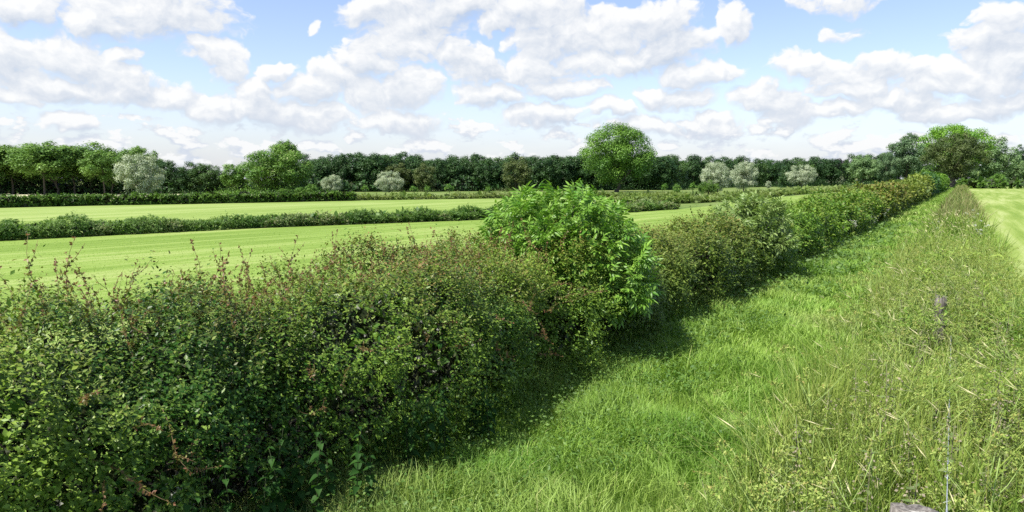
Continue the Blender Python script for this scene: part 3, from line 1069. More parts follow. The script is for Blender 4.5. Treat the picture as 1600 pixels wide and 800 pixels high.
# bright tree group
FT = tree_meshes(260, 9.6, 10.4, .2, 30000, .24, M['chestnut'], 70, (.17, .3), 'broad', skirt=.9, flower=.06)
o = by_rows('field_tree', FT, 9.6, 10.4, 432, 303.2, 226, 112, 'broad bright green field tree left of centre, with a raised top', rz=.6)
FT2 = tree_meshes(261, 6, 4.4, .6, 8000, .22, M['chestnut'], 30, (.2, .32), 'dome', skirt=.5, tone=.0)
by_rows('field_tree', FT2, 6, 4.4, 368, 303, 255, 46, 'small light green tree hugging the left side of the broad field tree')
FT3 = tree_meshes(262, 9.6, 5, 4.5, 9000, .22, M['chestnut'], 30, (.22, .34), 'dome', flower=.05)
by_rows('field_tree', FT3, 9.6, 5, 448, 302.6, 220, 46, 'rounded treetop showing above the broad bright field tree')

# dark oak wood across the middle, one row in front of another
GO = 'dark oaks along the front of the middle wood'
mid = [(488, 250), (512, 243), (536, 242), (560, 241), (584, 241), (606, 243), (632, 240), (652, 246), (684, 246), (706, 246), (735, 241), (762, 247), (786, 250), (834, 242), (856, 247), (876, 242), (900, 244),
       (922, 248), (946, 250), (1000, 248), (1030, 246)]
for i, (px, top) in enumerate(mid):
    y = np.interp(px, [480, 800, 1040], [299.5, 298.0, 296.3])
    by_rows('oak_tree', OAK[(i * 3 + i // 4) % 4], 9, 7, px, y + rng.uniform(-.3, .3), top - 2 + rng.normal(0, 2.2), rng.uniform(40, 70), 'dark green oak, %s from the left along the front of the middle wood' % ORD[i], GO)
for i, px in enumerate(range(470, 1060, 30)):
    by_rows('oak_tree', OAKB[i % 3], 9, 7, px + rng.uniform(-6, 6), 296.2, 240 + rng.uniform(-2, 6), rng.uniform(54, 70), 'lighter green tree in the second row of the middle wood', 'second row of the middle wood')
for px, top, w, lab in [(622, 252, 44, 'olive brown rounded tree just right of the second small silver willow'), (664, 252, 40, 'olive tree at the edge of the middle wood, above the row of saplings'),
                        (807, 241, 50, 'brown-tinged round tree in the middle wood left of the big ash')]:
    by_rows('birch_tree', BRN[0], 9, 6.5, px, 299.4, top, w, lab)

# the big ash
ASH = tree_meshes(272, 14.5, 15.5, .9, 42000, .27, M['ash'], 110, (.17, .27), 'broad', trunk_r=.42, tone=.0)
by_rows('ash_tree', ASH, 14.5, 15.5, 963, 300, 191, 124, 'big bright green ash standing alone right of centre', rz=1.2)

# wood receding to the right
GRW = 'dark trees of the wood receding to the right'
far = [(1028, 246, 295.5), (1052, 246, 294.5), (1082, 240, 294), (1108, 244, 293.5), (1130, 243, 293), (1156, 242, 292.5), (1180, 248, 292), (1202, 249, 291.6), (1226, 247, 291.2), (1246, 246, 291),
       (1270, 243, 290.6), (1296, 247, 290.3), (1330, 241, 290), (1356, 240, 290), (1378, 238, 290)]
for i, (px, top, y) in enumerate(far):
    by_rows('oak_tree', (OAK if i % 3 else OAKB)[i % 3], 9, 7, px, y, top, rng.uniform(40, 52), 'dark green tree, %s rightward from the big ash in the receding wood' % ORD[i], GRW)
for i, px in enumerate(range(1040, 1440, 26)):
    by_rows('oak_tree', OAKB[i % 3], 9, 7, px + rng.uniform(-5, 5), 289, 247 + rng.uniform(-2, 5), rng.uniform(46, 56), 'tree in the back row of the wood receding to the right', 'back row of the receding wood')
by_rows('copper_beech', PURP, 12, 7, 1311, 289.6, 244, 30, 'dark purple copper beech in the receding wood')

b = Buf()
for line in ([(-260, 303.2), (0, 303.2), (190, 303), (350, 302.6), (480, 301)], [(470, 300.2), (800, 298.4), (1040, 295.6)], [(1040, 294.5), (1200, 291.2), (1300, 289.6), (1420, 289.3)]):
    bank(b, [G(*p) for p in line], lambda s: 2.3 + .5 * np.sin(s * .4) + .3 * np.sin(s * 1.1), lambda s: 1.6 + 0 * s, 1.6, lambda d: np.clip(.0042 * d, .2, 1.2), lump=.5, k=4)
tag(link('undergrowth', b.mesh('undergrowth', M['oak'])), 'dark shrubby undergrowth filling the foot of the far woods', 'undergrowth', None, 'stuff')

# silver willows
WL = [tree_meshes(280 + i, 6, 6.2, .5, 16000, .20, M['willow'], 60, (.14, .26), 'willow', up=.8) for i in range(3)]
for i, (px, base, top, w, lab) in enumerate([
        (222, 311, 238, 80, 'largest silver willow, behind the clipped hedge at the left'),
        (520, 304, 272, 36, 'small rounded silver willow just right of the broad field tree'),
        (609, 306.5, 266, 48, 'silver willow standing before the middle of the dark wood'),
        (1118, 304, 251, 54, 'silver willow behind the round dark bush'),
        (1161, 302, 251, 50, 'silver willow standing close right of another, beyond the weedy margin'),
        (1251, 296, 256, 50, 'silver willow alone between the willow pair and the pollards')]):
    by_rows('willow_tree', WL[i % 3], 6, 6.2, px, base, top, w, lab)
for px, base, top, w, lab in [(1294, 290, 274, 14, 'small pale pollard willow, left one of three in a row'), (1309, 290, 274, 14, 'small round pollard willow in the middle of three'),
                              (1331, 289.5, 275, 13, 'small pale pollard willow before the light green round tree'), (1199, 296, 282, 11, 'tiny pale willow left of the lone silver willow')]:
    by_rows('willow_tree', WL[1], 6, 6.2, px, base, top, w, lab)

# right-hand group at the end of the track
LT = tree_meshes(300, 12, 12, 1.5, 12000, .40, M['mist'], 50, (.18, .28), 'dome', skirt=.8)
by_rows('field_tree', LT, 12, 12, 1346, 291, 242, 50, 'light green round tree at the edge of the receding wood', d=255)
PO = tree_meshes(301, 20, 13, 2, 16000, .42, M['poplar'], 70, (.16, .26), 'tall', skirt=1.0)
by_rows('poplar_tree', PO, 20, 13, 1412, 290, 207, 62, 'tall grey-green poplar left of the sycamore', d=285)
by_rows('poplar_tree', PO, 20, 13, 1384, 290, 236, 44, 'lower grey-green poplar at the foot of the tall one', d=280, rz=2.0)
LI = tree_meshes(302, 22, 28, 3, 34000, .48, M['lime'], 100, (.13, .24), 'dome', trunk_r=.6)
by_rows('lime_tree', LI, 22, 28, 1482, 291, 193, 122, 'bright green spreading lime behind the dark sycamore', d=290, rz=.4)
SY = tree_meshes(303, 18, 20, 2.6, 34000, .36, M['sycamore'], 100, (.13, .22), 'broad', trunk_r=.75)
by_rows('sycamore_tree', SY, 18, 20, 1487, 293, 205, 98, 'dark olive sycamore standing at the end of the track', d=238, rz=1.0)
MI = [tree_meshes(304 + i, 18, 13, 2.5, 12000, .46, M['mist'], 46, (.18, .3), 'dome', skirt=1.0) for i in range(2)]
for i, (px, top, w, lab) in enumerate([(1552, 216, 62, 'tall pale misty green tree right of the sycamore'), (1534, 250, 40, 'low pale tree tucked under the right side of the sycamore'), (1580, 246, 46, 'low pale green tree beneath the distant dark poplars'), (1612, 248, 50, 'pale green tree cut by the right edge above the mown field')]):
    by_rows('field_tree', MI[i % 2], 18, 13, px, 290, top, w, lab, d=330 + i * 6)
PP = tree_meshes(306, 26, 6, 2, 7000, .5, M['poplar'], 40, (.3, .5), 'tall', tone=-.4)
for px, top, lab in [(1586, 224, 'dark columnar poplar far off near the right edge'), (1597, 221, 'dark columnar poplar nearest the right edge')]:
    by_rows('poplar_tree', PP, 26, 6, px, 289, top, 15, lab, d=420)
GRR = 'dark trees closing the view beyond the right-hand field'
for i, px in enumerate([1432, 1452, 1474, 1500, 1524, 1548, 1572, 1596, 1620, 1650, 1690]):
    by_rows('oak_tree', OAKB[i % 3], 9, 7, px, 289, 256 + rng.uniform(-4, 4), 44, 'green tree closing the view beyond the right-hand field', GRR, d=390)

# bushes
BU = [tree_meshes(320 + i, 2.6, 2.8, .2, 5000, .13, M['far_hedge'], 30, (.22, .34), 'dome', skirt=.25) for i in range(2)]
BL = tree_meshes(323, 2.6, 2.8, .2, 5000, .14, M['chestnut'], 30, (.22, .34), 'dome', skirt=.25)
by_rows('round_bush', BU[0], 2.6, 2.8, 1106, 310, 282, 36, 'round dark green bush before the pair of silver willows', cat='bush')
by_rows('pointed_shrub', tree_meshes(324, 4, 2.2, .2, 4000, .2, M['oak'], 24, (.3, .45), 'cone', skirt=.3), 4, 2.2, 1224, 293, 260, 22, 'dark conical shrub beside the lone silver willow', cat='bush')
for i, (px, base, top, w, m, lab) in enumerate([
        (488, 305, 287, 22, BL, 'light green shrub at the right foot of the broad field tree'),
        (470, 305, 292, 18, BL, 'low green shrub in front of the broad field tree'),
        (446, 305, 294, 24, BU[1], 'low dark shrub under the broad field tree'),
        (862, 309, 296, 12, BL, 'small yellowish bush at the end of the sapling row'),
        (1057, 306, 287, 14, BL, 'small light bush left of the round dark bush'),
        (1400, 291, 280, 16, BU[1], 'small dark bush by the weedy margin before the poplar'),
        (1436, 290.5, 262, 30, BL, 'olive bush at the left foot of the sycamore'),
        (1556, 292.5, 271, 27, BL, 'round green bush in the low hedge beyond the right-hand field'),
        (1536, 292.5, 278, 16, BU[1], 'dark bush at the corner of the low hedge beyond the right-hand field'),
        (17, 352, 341, 24, BU[0], 'dark bush in the ditch at the left edge')]):
    by_rows('shrub', m, 2.6, 2.8, px, base, top, w, lab, cat='bush')
b = Buf()
bank(b, [uv(262, -1.2), uv(262, 8), uv(262, 70)], lambda s: 2.0 + .25 * np.sin(s * .5), lambda s: 1.6 + 0 * s, 2.0, lambda d: np.clip(.0045 * d, .05, 1.2), lump=.35)
tag(link('far_hedge', b.mesh('far_hedge', M['far_hedge'])), 'low dark hedge closing off the right-hand mown field', 'hedge')

SAP = [tree_meshes(330 + i, 2.6, 1.1, 1.0, 420, .16, M['ash'], 10, (.4, .6), 'round', trunk_r=.03) for i in range(2)]
for i, (px, base, top, w, lab) in enumerate([
        (572, 306, 289, 11, 'sapling standing alone left of the second small silver willow'), (648, 308, 290, 12, 'leafy sapling in the row, first right of the silver willow'),
        (668, 308, 290, 10, 'slight sapling, second right of the silver willow'), (703, 309, 287, 13, 'tallest sapling in the row before the dark wood'),
        (763, 309, 291, 9, 'thin sapling at the far right of the row, left of the big elder'), (1037, 303, 286, 9, 'slim sapling just right of the big ash'),
        (1081, 305, 285, 10, 'pale sapling between the small light bush and the round dark bush'), (1364, 292, 282, 8, 'tiny sapling in the pasture left of the poplars')]):
    by_rows('sapling', SAP[i % 2], 2.6, 1.1, px, base, top, w, lab, 'saplings planted in the pasture')
# a pale bare pole of a trunk right of the sycamore
b = Buf()
tube(b, [(0, 0, 0), (.1, 0, 3), (.05, 0, 6)], [.22, .18, .1], 6)
x = (1524 - 800) / FPX * 300
tag(link('dead_trunk', b.mesh('dead_trunk', M['umbel']), None, (x, 300, 0)), 'pale bare trunk right of the sycamore', 'trunk')


# ------------------------------------------------------------------ grass on the track
def scatter_uv(u0, u1, v0, v1, dens):
    """dens(d) blades per square metre"""
    P, Dd = [], []
    u = u0
    while u < u1:
        du = max(.25, u * .04)
        c = uv(u + du / 2, (v0 + v1) / 2)
        d = max(2.5, math.hypot(*c))
        n = int(dens(d) * du * (v1 - v0))
        P.append(uvA(u + rng.random(n) * du, rng.uniform(v0, v1, n)))
        Dd.append(np.full(n, d))
        u += du
    return np.concatenate(P), np.concatenate(Dd)


def grass_tint(P, n, dry=.04):
    h = np.clip(.5 + 1.0 * (vnoise(np.c_[P * 1.1, np.zeros(n)]) - .5) + rng.normal(0, .2, n), 0, 1)
    g = (rng.random(n) < dry) * rng.uniform(.3, 1, n) + np.clip(vnoise(np.c_[P * .55 + 40, np.zeros(n)]) - .55, 0, 1) * 1.2
    return np.stack([h, np.clip(g, 0, 1), np.zeros(n)], -1)


def grass_field(name, u0, u1, v0, v1, dens, hmin, hmax, wd, mat, label, cat, lean=(.2, .8), dry=.04, swirl=1.0):
    P, Dd = scatter_uv(u0, u1, v0, v1, dens)
    n = len(P)
    q = np.c_[P, np.zeros(n)]
    cl = vnoise(q * .9 + 3) * .6 + vnoise(q * 2.6 + 8) * .4
    H = (hmin + (hmax - hmin) * np.clip(cl * 1.5 - .25, 0, 1)) * rng.uniform(.6, 1.25, n)
    az = -.5 + swirl * 2.6 * (vnoise(q * .8 + 17) - .5) * 2 + 3.4 * (vnoise(q * 3.1 + 57) - .5) * 2 + rng.normal(0, 1.2, n)
    ln = np.clip(lean[0] + (lean[1] - lean[0]) * vnoise(q * 1.2 + 70) + rng.normal(0, .25, n), .03, 1.15)
    W = np.maximum(wd, Dd * .0011) * rng.uniform(.6, 1.3, n)
    b = Buf()
    blades(b, np.c_[P, np.zeros(n)], H, W, ln, az, grass_tint(P, n, dry))
    return tag(link(name, b.mesh(name, mat)), label, cat, None, 'stuff')


grass_field('track_grass', 2.2, 60, -4.75, -.75, lambda d: min(1950, 1950 * (7.5 / d) ** 1.65), .09, .30, .008, M['grass'], 'lush green grass growing over the track', 'grass', lean=(.25, .95))
grass_field('far_track_grass', 60, 290, -4.7, -.7, lambda d: 2600 * (7.5 / d) ** 1.75, .14, .32, .006, M['grass'], 'grass on the far length of the track', 'grass', lean=(.2, .6))
# clover, dock and bindweed leaves among the grass, thicker towards the hedge
P, Dd = scatter_uv(2.2, 45, -4.4, -.8, lambda d: min(620, 620 * (7.5 / d) ** 1.7))
n = len(P)
_, vv_ = to_uv(P[:, 0], P[:, 1])
k_ = vnoise(np.c_[P * 1.3 + 12, np.zeros(n)]) + .35 * np.clip((-2.6 - vv_) / 1.2, -1, 1) > .5
P, Dd = P[k_], Dd[k_]
n = len(P)
L = np.maximum(.03, Dd * .0042) * rng.uniform(.7, 1.6, n)
b = Buf()
leaves(b, np.c_[P, rng.uniform(.06, .27, n)], nrm(rng.normal(0, 1, (n, 3)) * [1, 1, .5]), nrm(rng.normal(0, .45, (n, 3)) + [0, 0, 1]), L, L * .6, np.stack([np.clip(rng.normal(.55, .25, n), 0, 1), 0 * L, 0 * L], -1))
tag(link('track_weeds', b.mesh('track_weeds', M['ditch'])), 'small leafy weeds mixed into the track grass beside the hedge', 'weeds', None, 'stuff')
# taller fringe along the hedge foot
grass_field('hedge_foot_grass', 4.6, 60, -4.75, -4.05, lambda d: min(900, 900 * (7.5 / d) ** 1.6), .2, .5, .006, M['grass'], 'taller grass fringe at the foot of the hedge', 'grass', lean=(.2, .8))
# stubble and clippings on the mown field behind the hedge
n = 36000
dd_ = 1 / rng.uniform(1 / 75.0, 1 / 14.0, n)
Pp = np.stack([rng.uniform(-.78, .55, n) * dd_, dd_], -1)
uu, vv = to_uv(Pp[:, 0], Pp[:, 1])
dpoly = np.interp(Pp[:, 0] / Pp[:, 1], [a[0] / a[1] for a in fld], [a[1] for a in fld])
k_ = (vv < -6.4) & (Pp[:, 1] < dpoly - .3)
Pp, dd_ = Pp[k_], dd_[k_]
n = len(Pp)
b = Buf()
tt = np.stack([np.clip(rng.normal(.75, .25, n), 0, 1), (rng.random(n) < .3) * rng.uniform(.3, 1, n), np.zeros(n)], -1)
blades(b, np.c_[Pp, np.zeros(n)], rng.uniform(.02, .06, n), np.maximum(.006, dd_ * .0006), rng.uniform(.3, 1, n), rng.uniform(0, 6.28, n), tt)
tag(link('stubble', b.mesh('stubble', M['grass'])), 'short cut grass stubble on the mown field behind the hedge', 'grass', None, 'stuff')

# ------------------------------------------------------------------ tall verge along the fence
grass_field('verge_grass', 1.6, 40, -1.2, 1.05, lambda d: min(1250, 1250 * (5.5 / d) ** 1.3), .25, 1.2, .0115, M['weed'], 'tall mixed grass of the fence verge', 'grass', lean=(.2, .8), dry=.07)
grass_field('far_verge_grass', 40, 290, -1.05, 1.0, lambda d: 1900 * (5.5 / d) ** 1.45, .65, 1.25, .008, M['weed_dry'], 'tall grass on the far length of the fence verge', 'grass', lean=(.15, .6), dry=.3)
b = Buf()                                        # leafy weeds low in the verge
bank(b, [uv(2.2, 0), uv(20, 0)], lambda s: .72 + .14 * np.sin(s * 1.7), lambda s: .85 + 0 * s, .6, lambda d: np.clip(.008 * d, .05, .5), k=4, lump=.25, upright=.9, spike=.3, aspect=.26, inner=False)
tag(link('verge_weeds', b.mesh('verge_weeds', M['weed'])), 'leafy weeds tangled through the fence verge', 'weeds', None, 'stuff')

# grass flower stalks with pale heads
n = 800
u_ = np.concatenate([rng.uniform(3.0, 16, n // 2), rng.uniform(6, 45, n - n // 2)])
v_ = np.concatenate([rng.uniform(-.65, .9, n // 2), rng.uniform(-1.1, 1.0, n - n // 2)])
P2 = uvA(u_, v_)
dd_ = np.hypot(P2[:, 0], P2[:, 1])
H = rng.uniform(.65, 1.12, n)
az = np.pi + rng.normal(0, .8, n) - .4
ln = np.clip(rng.normal(.4, .18, n), .1, .9)
b = Buf()
blades(b, np.c_[P2, np.zeros(n)], H, np.maximum(.0045, dd_ * .0007), ln, az, np.stack([rng.random(n), np.full(n, .5), np.full(n, .45)], -1))
dx = np.stack([np.cos(az), np.sin(az), 0 * az], -1)
tips = np.c_[P2, np.zeros(n)] + np.array([0, 0, 1]) * (H * np.sqrt(np.maximum(.05, 1 - .55 * np.minimum(ln, 1.2) ** 2)))[:, None] + dx * (H * ln)[:, None]
Dh = nrm(dx * (ln + .35)[:, None] + np.array([0, 0, .45]) + rng.normal(0, .12, (n, 3)))
for q in range(2):
    leaves(b, tips - Dh * .05, Dh, rdir(n), rng.uniform(.09, .17, n), np.maximum(.007, dd_ * .0008), np.stack([rng.random(n), np.full(n, .3), rng.uniform(.5, 1, n)], -1), fold=.25)
tag(link('grass_seed_heads', b.mesh('grass_seed_heads', M['weed'])), 'pale arching grass seed heads along the verge', 'grass', None, 'stuff')


# cow parsley gone to seed: stem, divided leaves, umbels
def parsley(seed, H, white=False):
    global rng
    keep, rng = rng, np.random.default_rng(seed)
    st, lf = Buf(), Buf()
    ums = []
    lean = rng.normal(0, .1, 2)
    t = np.linspace(0, 1, 6)
    pts = np.stack([lean[0] * t ** 2, lean[1] * t ** 2, H * .9 * t], -1)
    tube(st, pts, np.linspace(.006, .0025, 6), 4, (.4, 0, 1))
    ends = [pts[-1] + [0, 0, .05]]
    for q in range(rng.integers(4, 7)):
        f = rng.uniform(.45, .92)
        p = np.array([np.interp(f, t, pts[:, i]) for i in range(3)])
        a = rng.uniform(0, 6.28)
        ln = rng.uniform(.14, .34)
        e = p + [math.cos(a) * ln * .75, math.sin(a) * ln * .75, ln * .8]
        tube(st, [p, (p + e) / 2 + [0, 0, -.015], e], [.003, .0025, .002], 3, (.4, 0, 1))
        ends.append(e)
        if rng.random() < .6:
            a += rng.uniform(-1, 1)
            e2 = (p + e) / 2 + [math.cos(a) * .12, math.sin(a) * .12, .14]
            tube(st, [(p + e) / 2, e2], [.002, .0015], 3, (.4, 0, 1))
            ends.append(e2)
    for e in ends:
        um = Buf()
        ums.append(um)
        for q in range(rng.integers(7, 11)):
            a = rng.uniform(0, 6.28)
            r = rng.uniform(.012, .05)
            w = e + [math.cos(a) * r, math.sin(a) * r, .045 - r * .35 + rng.normal(0, .006)]
            S = np.array([-math.sin(a), math.cos(a), 0]) * .0011
            um.add([e - S, e + S, w + S, w - S], [np.array([[0, 1, 2, 3]])], (.5, .2, .6))
            kk = 6
            D = nrm(rng.normal(0, 1, (kk, 3)) + [0, 0, .5])
            L = rng.uniform(.011, .023, kk)
            leaves(um, np.tile(w, (kk, 1)) + rng.normal(0, .005, (kk, 3)), D, rdir(kk), L, L * (.8 if white else .45), np.stack([rng.random(kk), (0 if white else 1) * (rng.random(kk) < .3) * rng.random(kk), np.zeros(kk)], -1))
    for q in range(4):
        f = rng.uniform(.05, .5)
        p = np.array([np.interp(f, t, pts[:, i]) for i in range(3)])
        a = rng.uniform(0, 6.28)
        d = np.array([math.cos(a), math.sin(a), .35])
        kk = 22
        ff = rng.uniform(.15, 1, kk)
        side = rng.normal(0, .05, (kk, 3)) * (1.1 - ff)[:, None] * [1, 1, .3]
        L = rng.uniform(.025, .05, kk)
        leaves(lf, p + d * (ff * .24)[:, None] + side - np.c_[np.zeros((kk, 2)), ff ** 2 * .08], nrm(d + rng.normal(0, .5, (kk, 3))), nrm(rng.normal(0, .4, (kk, 3)) + [0, 0, 1]), L, L * .4,
               np.stack([rng.random(kk), .4 * rng.random(kk), np.zeros(kk)], -1))
    rng = keep
    return st.mesh('stem', M['umbel']), [u_.mesh('umbel', M['white'] if white else M['umbel']) for u_ in ums], lf.mesh('leaves', M['weed'])


p2_xy = G(1471, 461, .95)
PAR = [parsley(400 + i, h) for i, h in enumerate((.95, 1.05, 1.15, .85, 1.1))]


def put_parsley(ms, u, v, label, group, sc=1.0, tilt=0.0):
    o = root('cow_parsley', (*uv(u, v), 0), label, 'plant', group, rng.uniform(0, 6.28), sc)
    o.rotation_euler = (rng.normal(0, .14) + tilt, rng.normal(0, .14), rng.uniform(0, 6.28))
    link('stem', ms[0], o)
    for me in ms[1]:
        link('umbel', me, o)
    link('leaves', ms[2], o)['kind'] = 'stuff'
    return o


for i in range(210):
    u = 3.2 + 19 * rng.random() ** 1.25
    v = rng.uniform(-1.2, .95)
    put_parsley(PAR[rng.integers(0, 5)], u, v, 'cow parsley gone to yellow-green seed in the fence verge', 'seeding cow parsley in the verge', rng.uniform(.85, 1.2))
for i in range(5):
    u0_, v0_ = to_uv(*p2_xy)
    put_parsley(PAR[i % 5], u0_ - rng.uniform(.25, 1.1), v0_ + rng.uniform(-.35, .35), 'cow parsley gone to yellow-green seed in the fence verge', 'seeding cow parsley in the verge', rng.uniform(.72, .88))
WP = [parsley(420 + i, h, True) for i, h in enumerate((1.15, .9))]
for (px, py, z, lab) in [(1521, 329, 1.15, 'white-flowered hogweed standing tallest in the verge beside the right-hand field'), (1527, 346, 1.1, 'white-flowered hogweed just nearer in the verge than the tallest'),
                         (1455, 345, .9, 'white-flowered umbel plant on the track side of the far verge')]:
    x, y = G(px, py, z)
    u, v = to_uv(x, y)
    put_parsley(WP[0], u, v, lab, None, z / 1.1)
GW = 'white cow parsley along the hedge foot'
for i in range(16):
    u = rng.uniform(26, 60)
    put_parsley(WP[1], u, -4.1 + rng.uniform(-.25, .5), 'white cow parsley flowering at the hedge foot far along the track', GW, rng.uniform(.6, .9))
x, y = G(282, 764, .5)
put_parsley(WP[1], *to_uv(x, y), 'small white umbel flower among the dark nettles at bottom left', None, .62)


# nettles
def nettle_leaf(seed):
    global rng
    keep, rng = rng, np.random.default_rng(seed)
    b = Buf()
    xs = np.array([0, .12, .32, .55, .78, 1.0])
    ws = np.array([.02, .3, .36, .27, .13, 0])
    zz = -.35 * xs ** 2
    V, F = [], []
    for x_, w_, z_ in zip(xs, ws, zz):
        V += [(x_, -w_, z_ + w_ * .35), (x_, 0, z_), (x_, w_, z_ + w_ * .35)]
    for r in range(5):
        for s in (0, 1):
            F.append((r * 3 + s, (r + 1) * 3 + s, (r + 1) * 3 + s + 1, r * 3 + s + 1))
    b.add(V, [np.array(F)], (rng.uniform(.2, .8), 0, 0))
    rng = keep
    return b.mesh('leaf', M['nettle'])


NL = [nettle_leaf(600 + i) for i in range(4)]
NS = {}


def nettle_stem(h):
    if h not in NS:
        b = Buf()
        tube(b, [(0, 0, 0), (.01, 0, h * .5), (0, .015, h)], [.005, .004, .002], 4, (.5, .5, .0))
        NS[h] = b.mesh('stem', M['nettle'])
    return NS[h]


def nettle(x, y, h, label, group, leafsize, pairs):
    o = root('nettle', (x, y, 0), label, 'plant', group, rng.uniform(0, 6.28))
    o.rotation_euler = (rng.normal(0, .1), rng.normal(0, .1), rng.uniform(0, 6.28))
    link('stem', nettle_stem(round(h, 1)), o)
    hh = round(h, 1)
    for q in range(pairs):
        f = 1 - .8 * q / pairs
        for s in (0, 1):
            lf = link('leaf', NL[rng.integers(0, 4)], o)
            lf.location = (0, 0, hh * f)
            lf.rotation_euler = (rng.normal(0, .2), rng.uniform(.0, .55), q * 1.57 + s * math.pi + rng.normal(0, .2))
            lf.scale = (leafsize * (.45 + .75 * min(1, (q + .6) / 2.5)) * rng.uniform(.85, 1.15),) * 3
    return o


for i in range(44):
    u = rng.uniform(1.5, 6.0)
    v = VC + rng.uniform(1.0, 1.4)
    p = uv(u, v)
    nettle(p[0], p[1], rng.uniform(.45, .85), 'dark broad-leaved nettle in the shade under the near hedge', 'nettles under the near hedge', .07, 8)


# flowering nettles in the verge: grey-brown tassels
def nettle_flower(seed, H):
    global rng
    keep, rng = rng, np.random.default_rng(seed)
    b, t = Buf(), Buf()
    tube(b, [(0, 0, 0), (.015, 0, H * .5), (.03, .02, H)], [.005, .004, .002], 4, (.3, .8, 0))
    for q in range(13):
        z = H * (.25 + .75 * q / 13)
        sz = .075 * (1.2 - .7 * q / 13)
        a = q * 1.57
        D = np.array([[math.cos(a), math.sin(a), -.25], [-math.cos(a), -math.sin(a), -.25]])
        leaves(b, np.array([[.02, .01, z]] * 2), nrm(D + rng.normal(0, .15, (2, 3))), nrm(np.array([[0, 0, 1.0]] * 2) + rng.normal(0, .2, (2, 3))), sz, sz * .5,
               np.c_[rng.uniform(.3, 1, 2), rng.uniform(.1, .5, 2), np.zeros(2)])
        if q > 4:
            kk = 14
            dr = nrm(np.c_[rng.normal(0, 1, (kk, 2)), -np.abs(rng.normal(.5, .3, kk))])
            P = np.array([.02, .01, z]) + dr * rng.uniform(.01, .06, (kk, 1))
            leaves(t, P, dr, rdir(kk), .016, .010, np.c_[rng.random(kk), rng.uniform(.7, 1, kk), np.zeros(kk)])
    rng = keep
    return b.mesh('stem_and_leaves', M['nettle_v']), t.mesh('tassels', M['nettle_fl'])


M['nettle_fl'] = leaf_mat('nettle_tassel', (.22, .24, .12), (.36, .34, .20), red=(.34, .29, .20), rough=.8, trans=.15)
NF = [nettle_flower(640 + i, h) for i, h in enumerate((.8, .95, .7))]
for i in range(80):
    if i < 56:
        u, v = 2.9 + rng.uniform(0, 4.0), rng.uniform(-.75, .95)
    else:
        u, v = rng.uniform(6, 14), rng.uniform(-.7, .9)
    o = root('nettle', (*uv(u, v), 0), 'grey-brown flowering nettle in the fence verge', 'plant', 'flowering nettles in the verge', rng.uniform(0, 6.28), rng.uniform(1.0, 1.35))
    s, t = NF[rng.integers(0, 3)]
    link('leafy_stem', s, o)
    link('tassels', t, o)['kind'] = 'stuff'


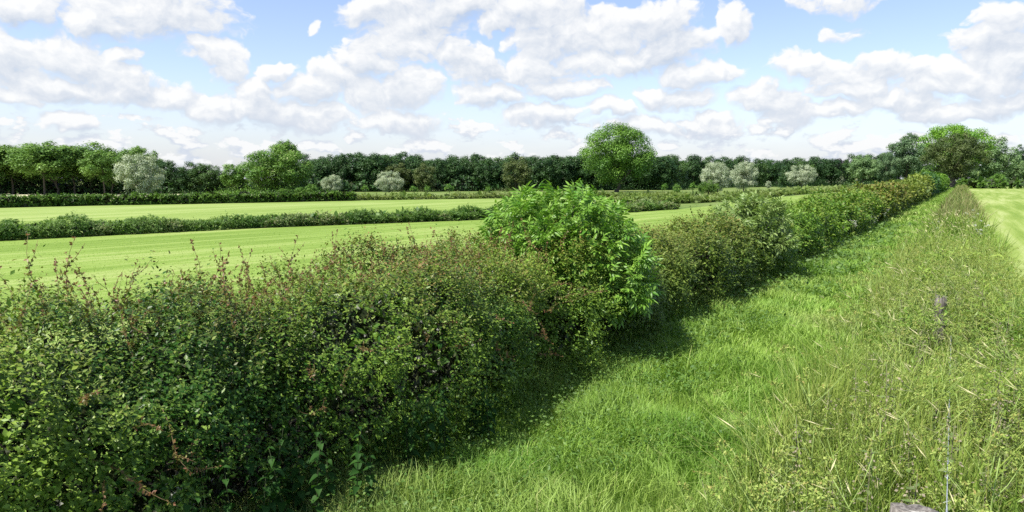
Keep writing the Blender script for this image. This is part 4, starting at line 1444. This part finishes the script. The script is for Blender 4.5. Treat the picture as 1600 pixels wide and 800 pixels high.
# ------------------------------------------------------------------ fence
def post(px, py, z, width, label, drop=0.0):
    x, y = G(px, py, z)
    z -= drop
    global rng
    keep, rng = rng, np.random.default_rng(int(px))
    b = Buf()
    sides, rings = 14, 9
    V, F = [], []
    r = width / 2
    for i in range(rings):
        f = i / (rings - 1)
        for s in range(sides):
            a = 2 * math.pi * s / sides
            rr = r * (1 + .05 * math.sin(a * 3 + 1) + .03 * math.sin(a * 5)) * (1.05 - .05 * f) * (1 - (.08 if i == rings - 1 else 0))
            V.append((rr * math.cos(a), rr * .8 * math.sin(a), f * z - (.03 * (math.cos(a) * .6 + .5 * math.sin(2 * a)) if i == rings - 1 else 0)))
    for i in range(rings - 1):
        for s in range(sides):
            s2 = (s + 1) % sides
            F.append((i * sides + s, i * sides + s2, (i + 1) * sides + s2, (i + 1) * sides + s))
    top = (rings - 1) * sides
    V += [(r * .5 * math.cos(2 * math.pi * s / sides), r * .4 * math.sin(2 * math.pi * s / sides), z + .012 + rng.normal(0, .006)) for s in range(sides)]
    V.append((0, 0, z + .004))
    T = []
    for s in range(sides):
        s2 = (s + 1) % sides
        F.append((top + s, top + s2, top + sides + s2, top + sides + s))
        T.append((top + sides + s, top + sides + s2, top + 2 * sides))
    b.add(V, [np.array(F), np.array(T)], (0, 0, 0))
    o = tag(link('fence_post', b.mesh('fence_post', M['post']), None, (x, y, 0)), label, 'post', 'fence posts in the verge')
    o.rotation_euler = (0, 0, rng.uniform(-.3, .3) + .4)
    rng = keep
    return np.array([x, y])


p1 = post(1431, 799, 1.12, .235, 'weathered grey wooden fence post top at the bottom edge')
p2 = post(1471, 461, .95, .17, 'grey fence post top half buried in the verge weeds', .02)
b = Buf()
aw = np.array([*p1, 1.02]) + [.115 * UY, -.115 * UX, 0]
bw = np.array([*p2, .42]) + [.14 * UY, -.14 * UX, 0]
n = 40
t = np.linspace(-.12, 1.0, n)
base = aw + (bw - aw) * t[:, None] - np.c_[np.zeros((n, 2)), .05 * np.sin(np.pi * np.clip(t, 0, 1))]
for ph in (0, math.pi):
    off = np.c_[.0022 * np.cos(t * 300 + ph), np.zeros(n), .0022 * np.sin(t * 300 + ph)]
    tube(b, base + off, .0019, 4, (0, 0, 0))
for q in np.linspace(0, .98, 56):
    c = np.array([np.interp(q, t, base[:, i]) for i in range(3)])
    d = nrm(np.r_[rng.normal(0, 1, 2), rng.normal(0, 1)])
    tube(b, [c - d * .018, c, c + d * .018], [.0007, .0017, .0007], 3, (0, 0, 0))
tag(link('barbed_wire', b.mesh('barbed_wire', M['wire'])), 'strand of barbed wire running from the nearest post along the verge', 'wire')

# dry twig standing among the nettles
b = Buf()
x, y = G(318, 770, .35)
tube(b, [(0, 0, 0), (.005, 0, .3), (-.02, 0, .62), (-.03, .01, .72)], [.005, .004, .003, .0015], 5, (.5, 0, 1))
tube(b, [(0, 0, .42), (.03, 0, .5)], [.003, .001], 4, (.5, 0, 1))
tag(link('dry_stem', b.mesh('dry_stem', M['umbel']), None, (x, y, 0)), 'thin pale dry stem standing in the nettles at bottom left', 'stem')

print('objects', len(bpy.data.objects), 'tris', sum(len(m.loops) - 2 * len(m.polygons) for m in bpy.data.meshes))
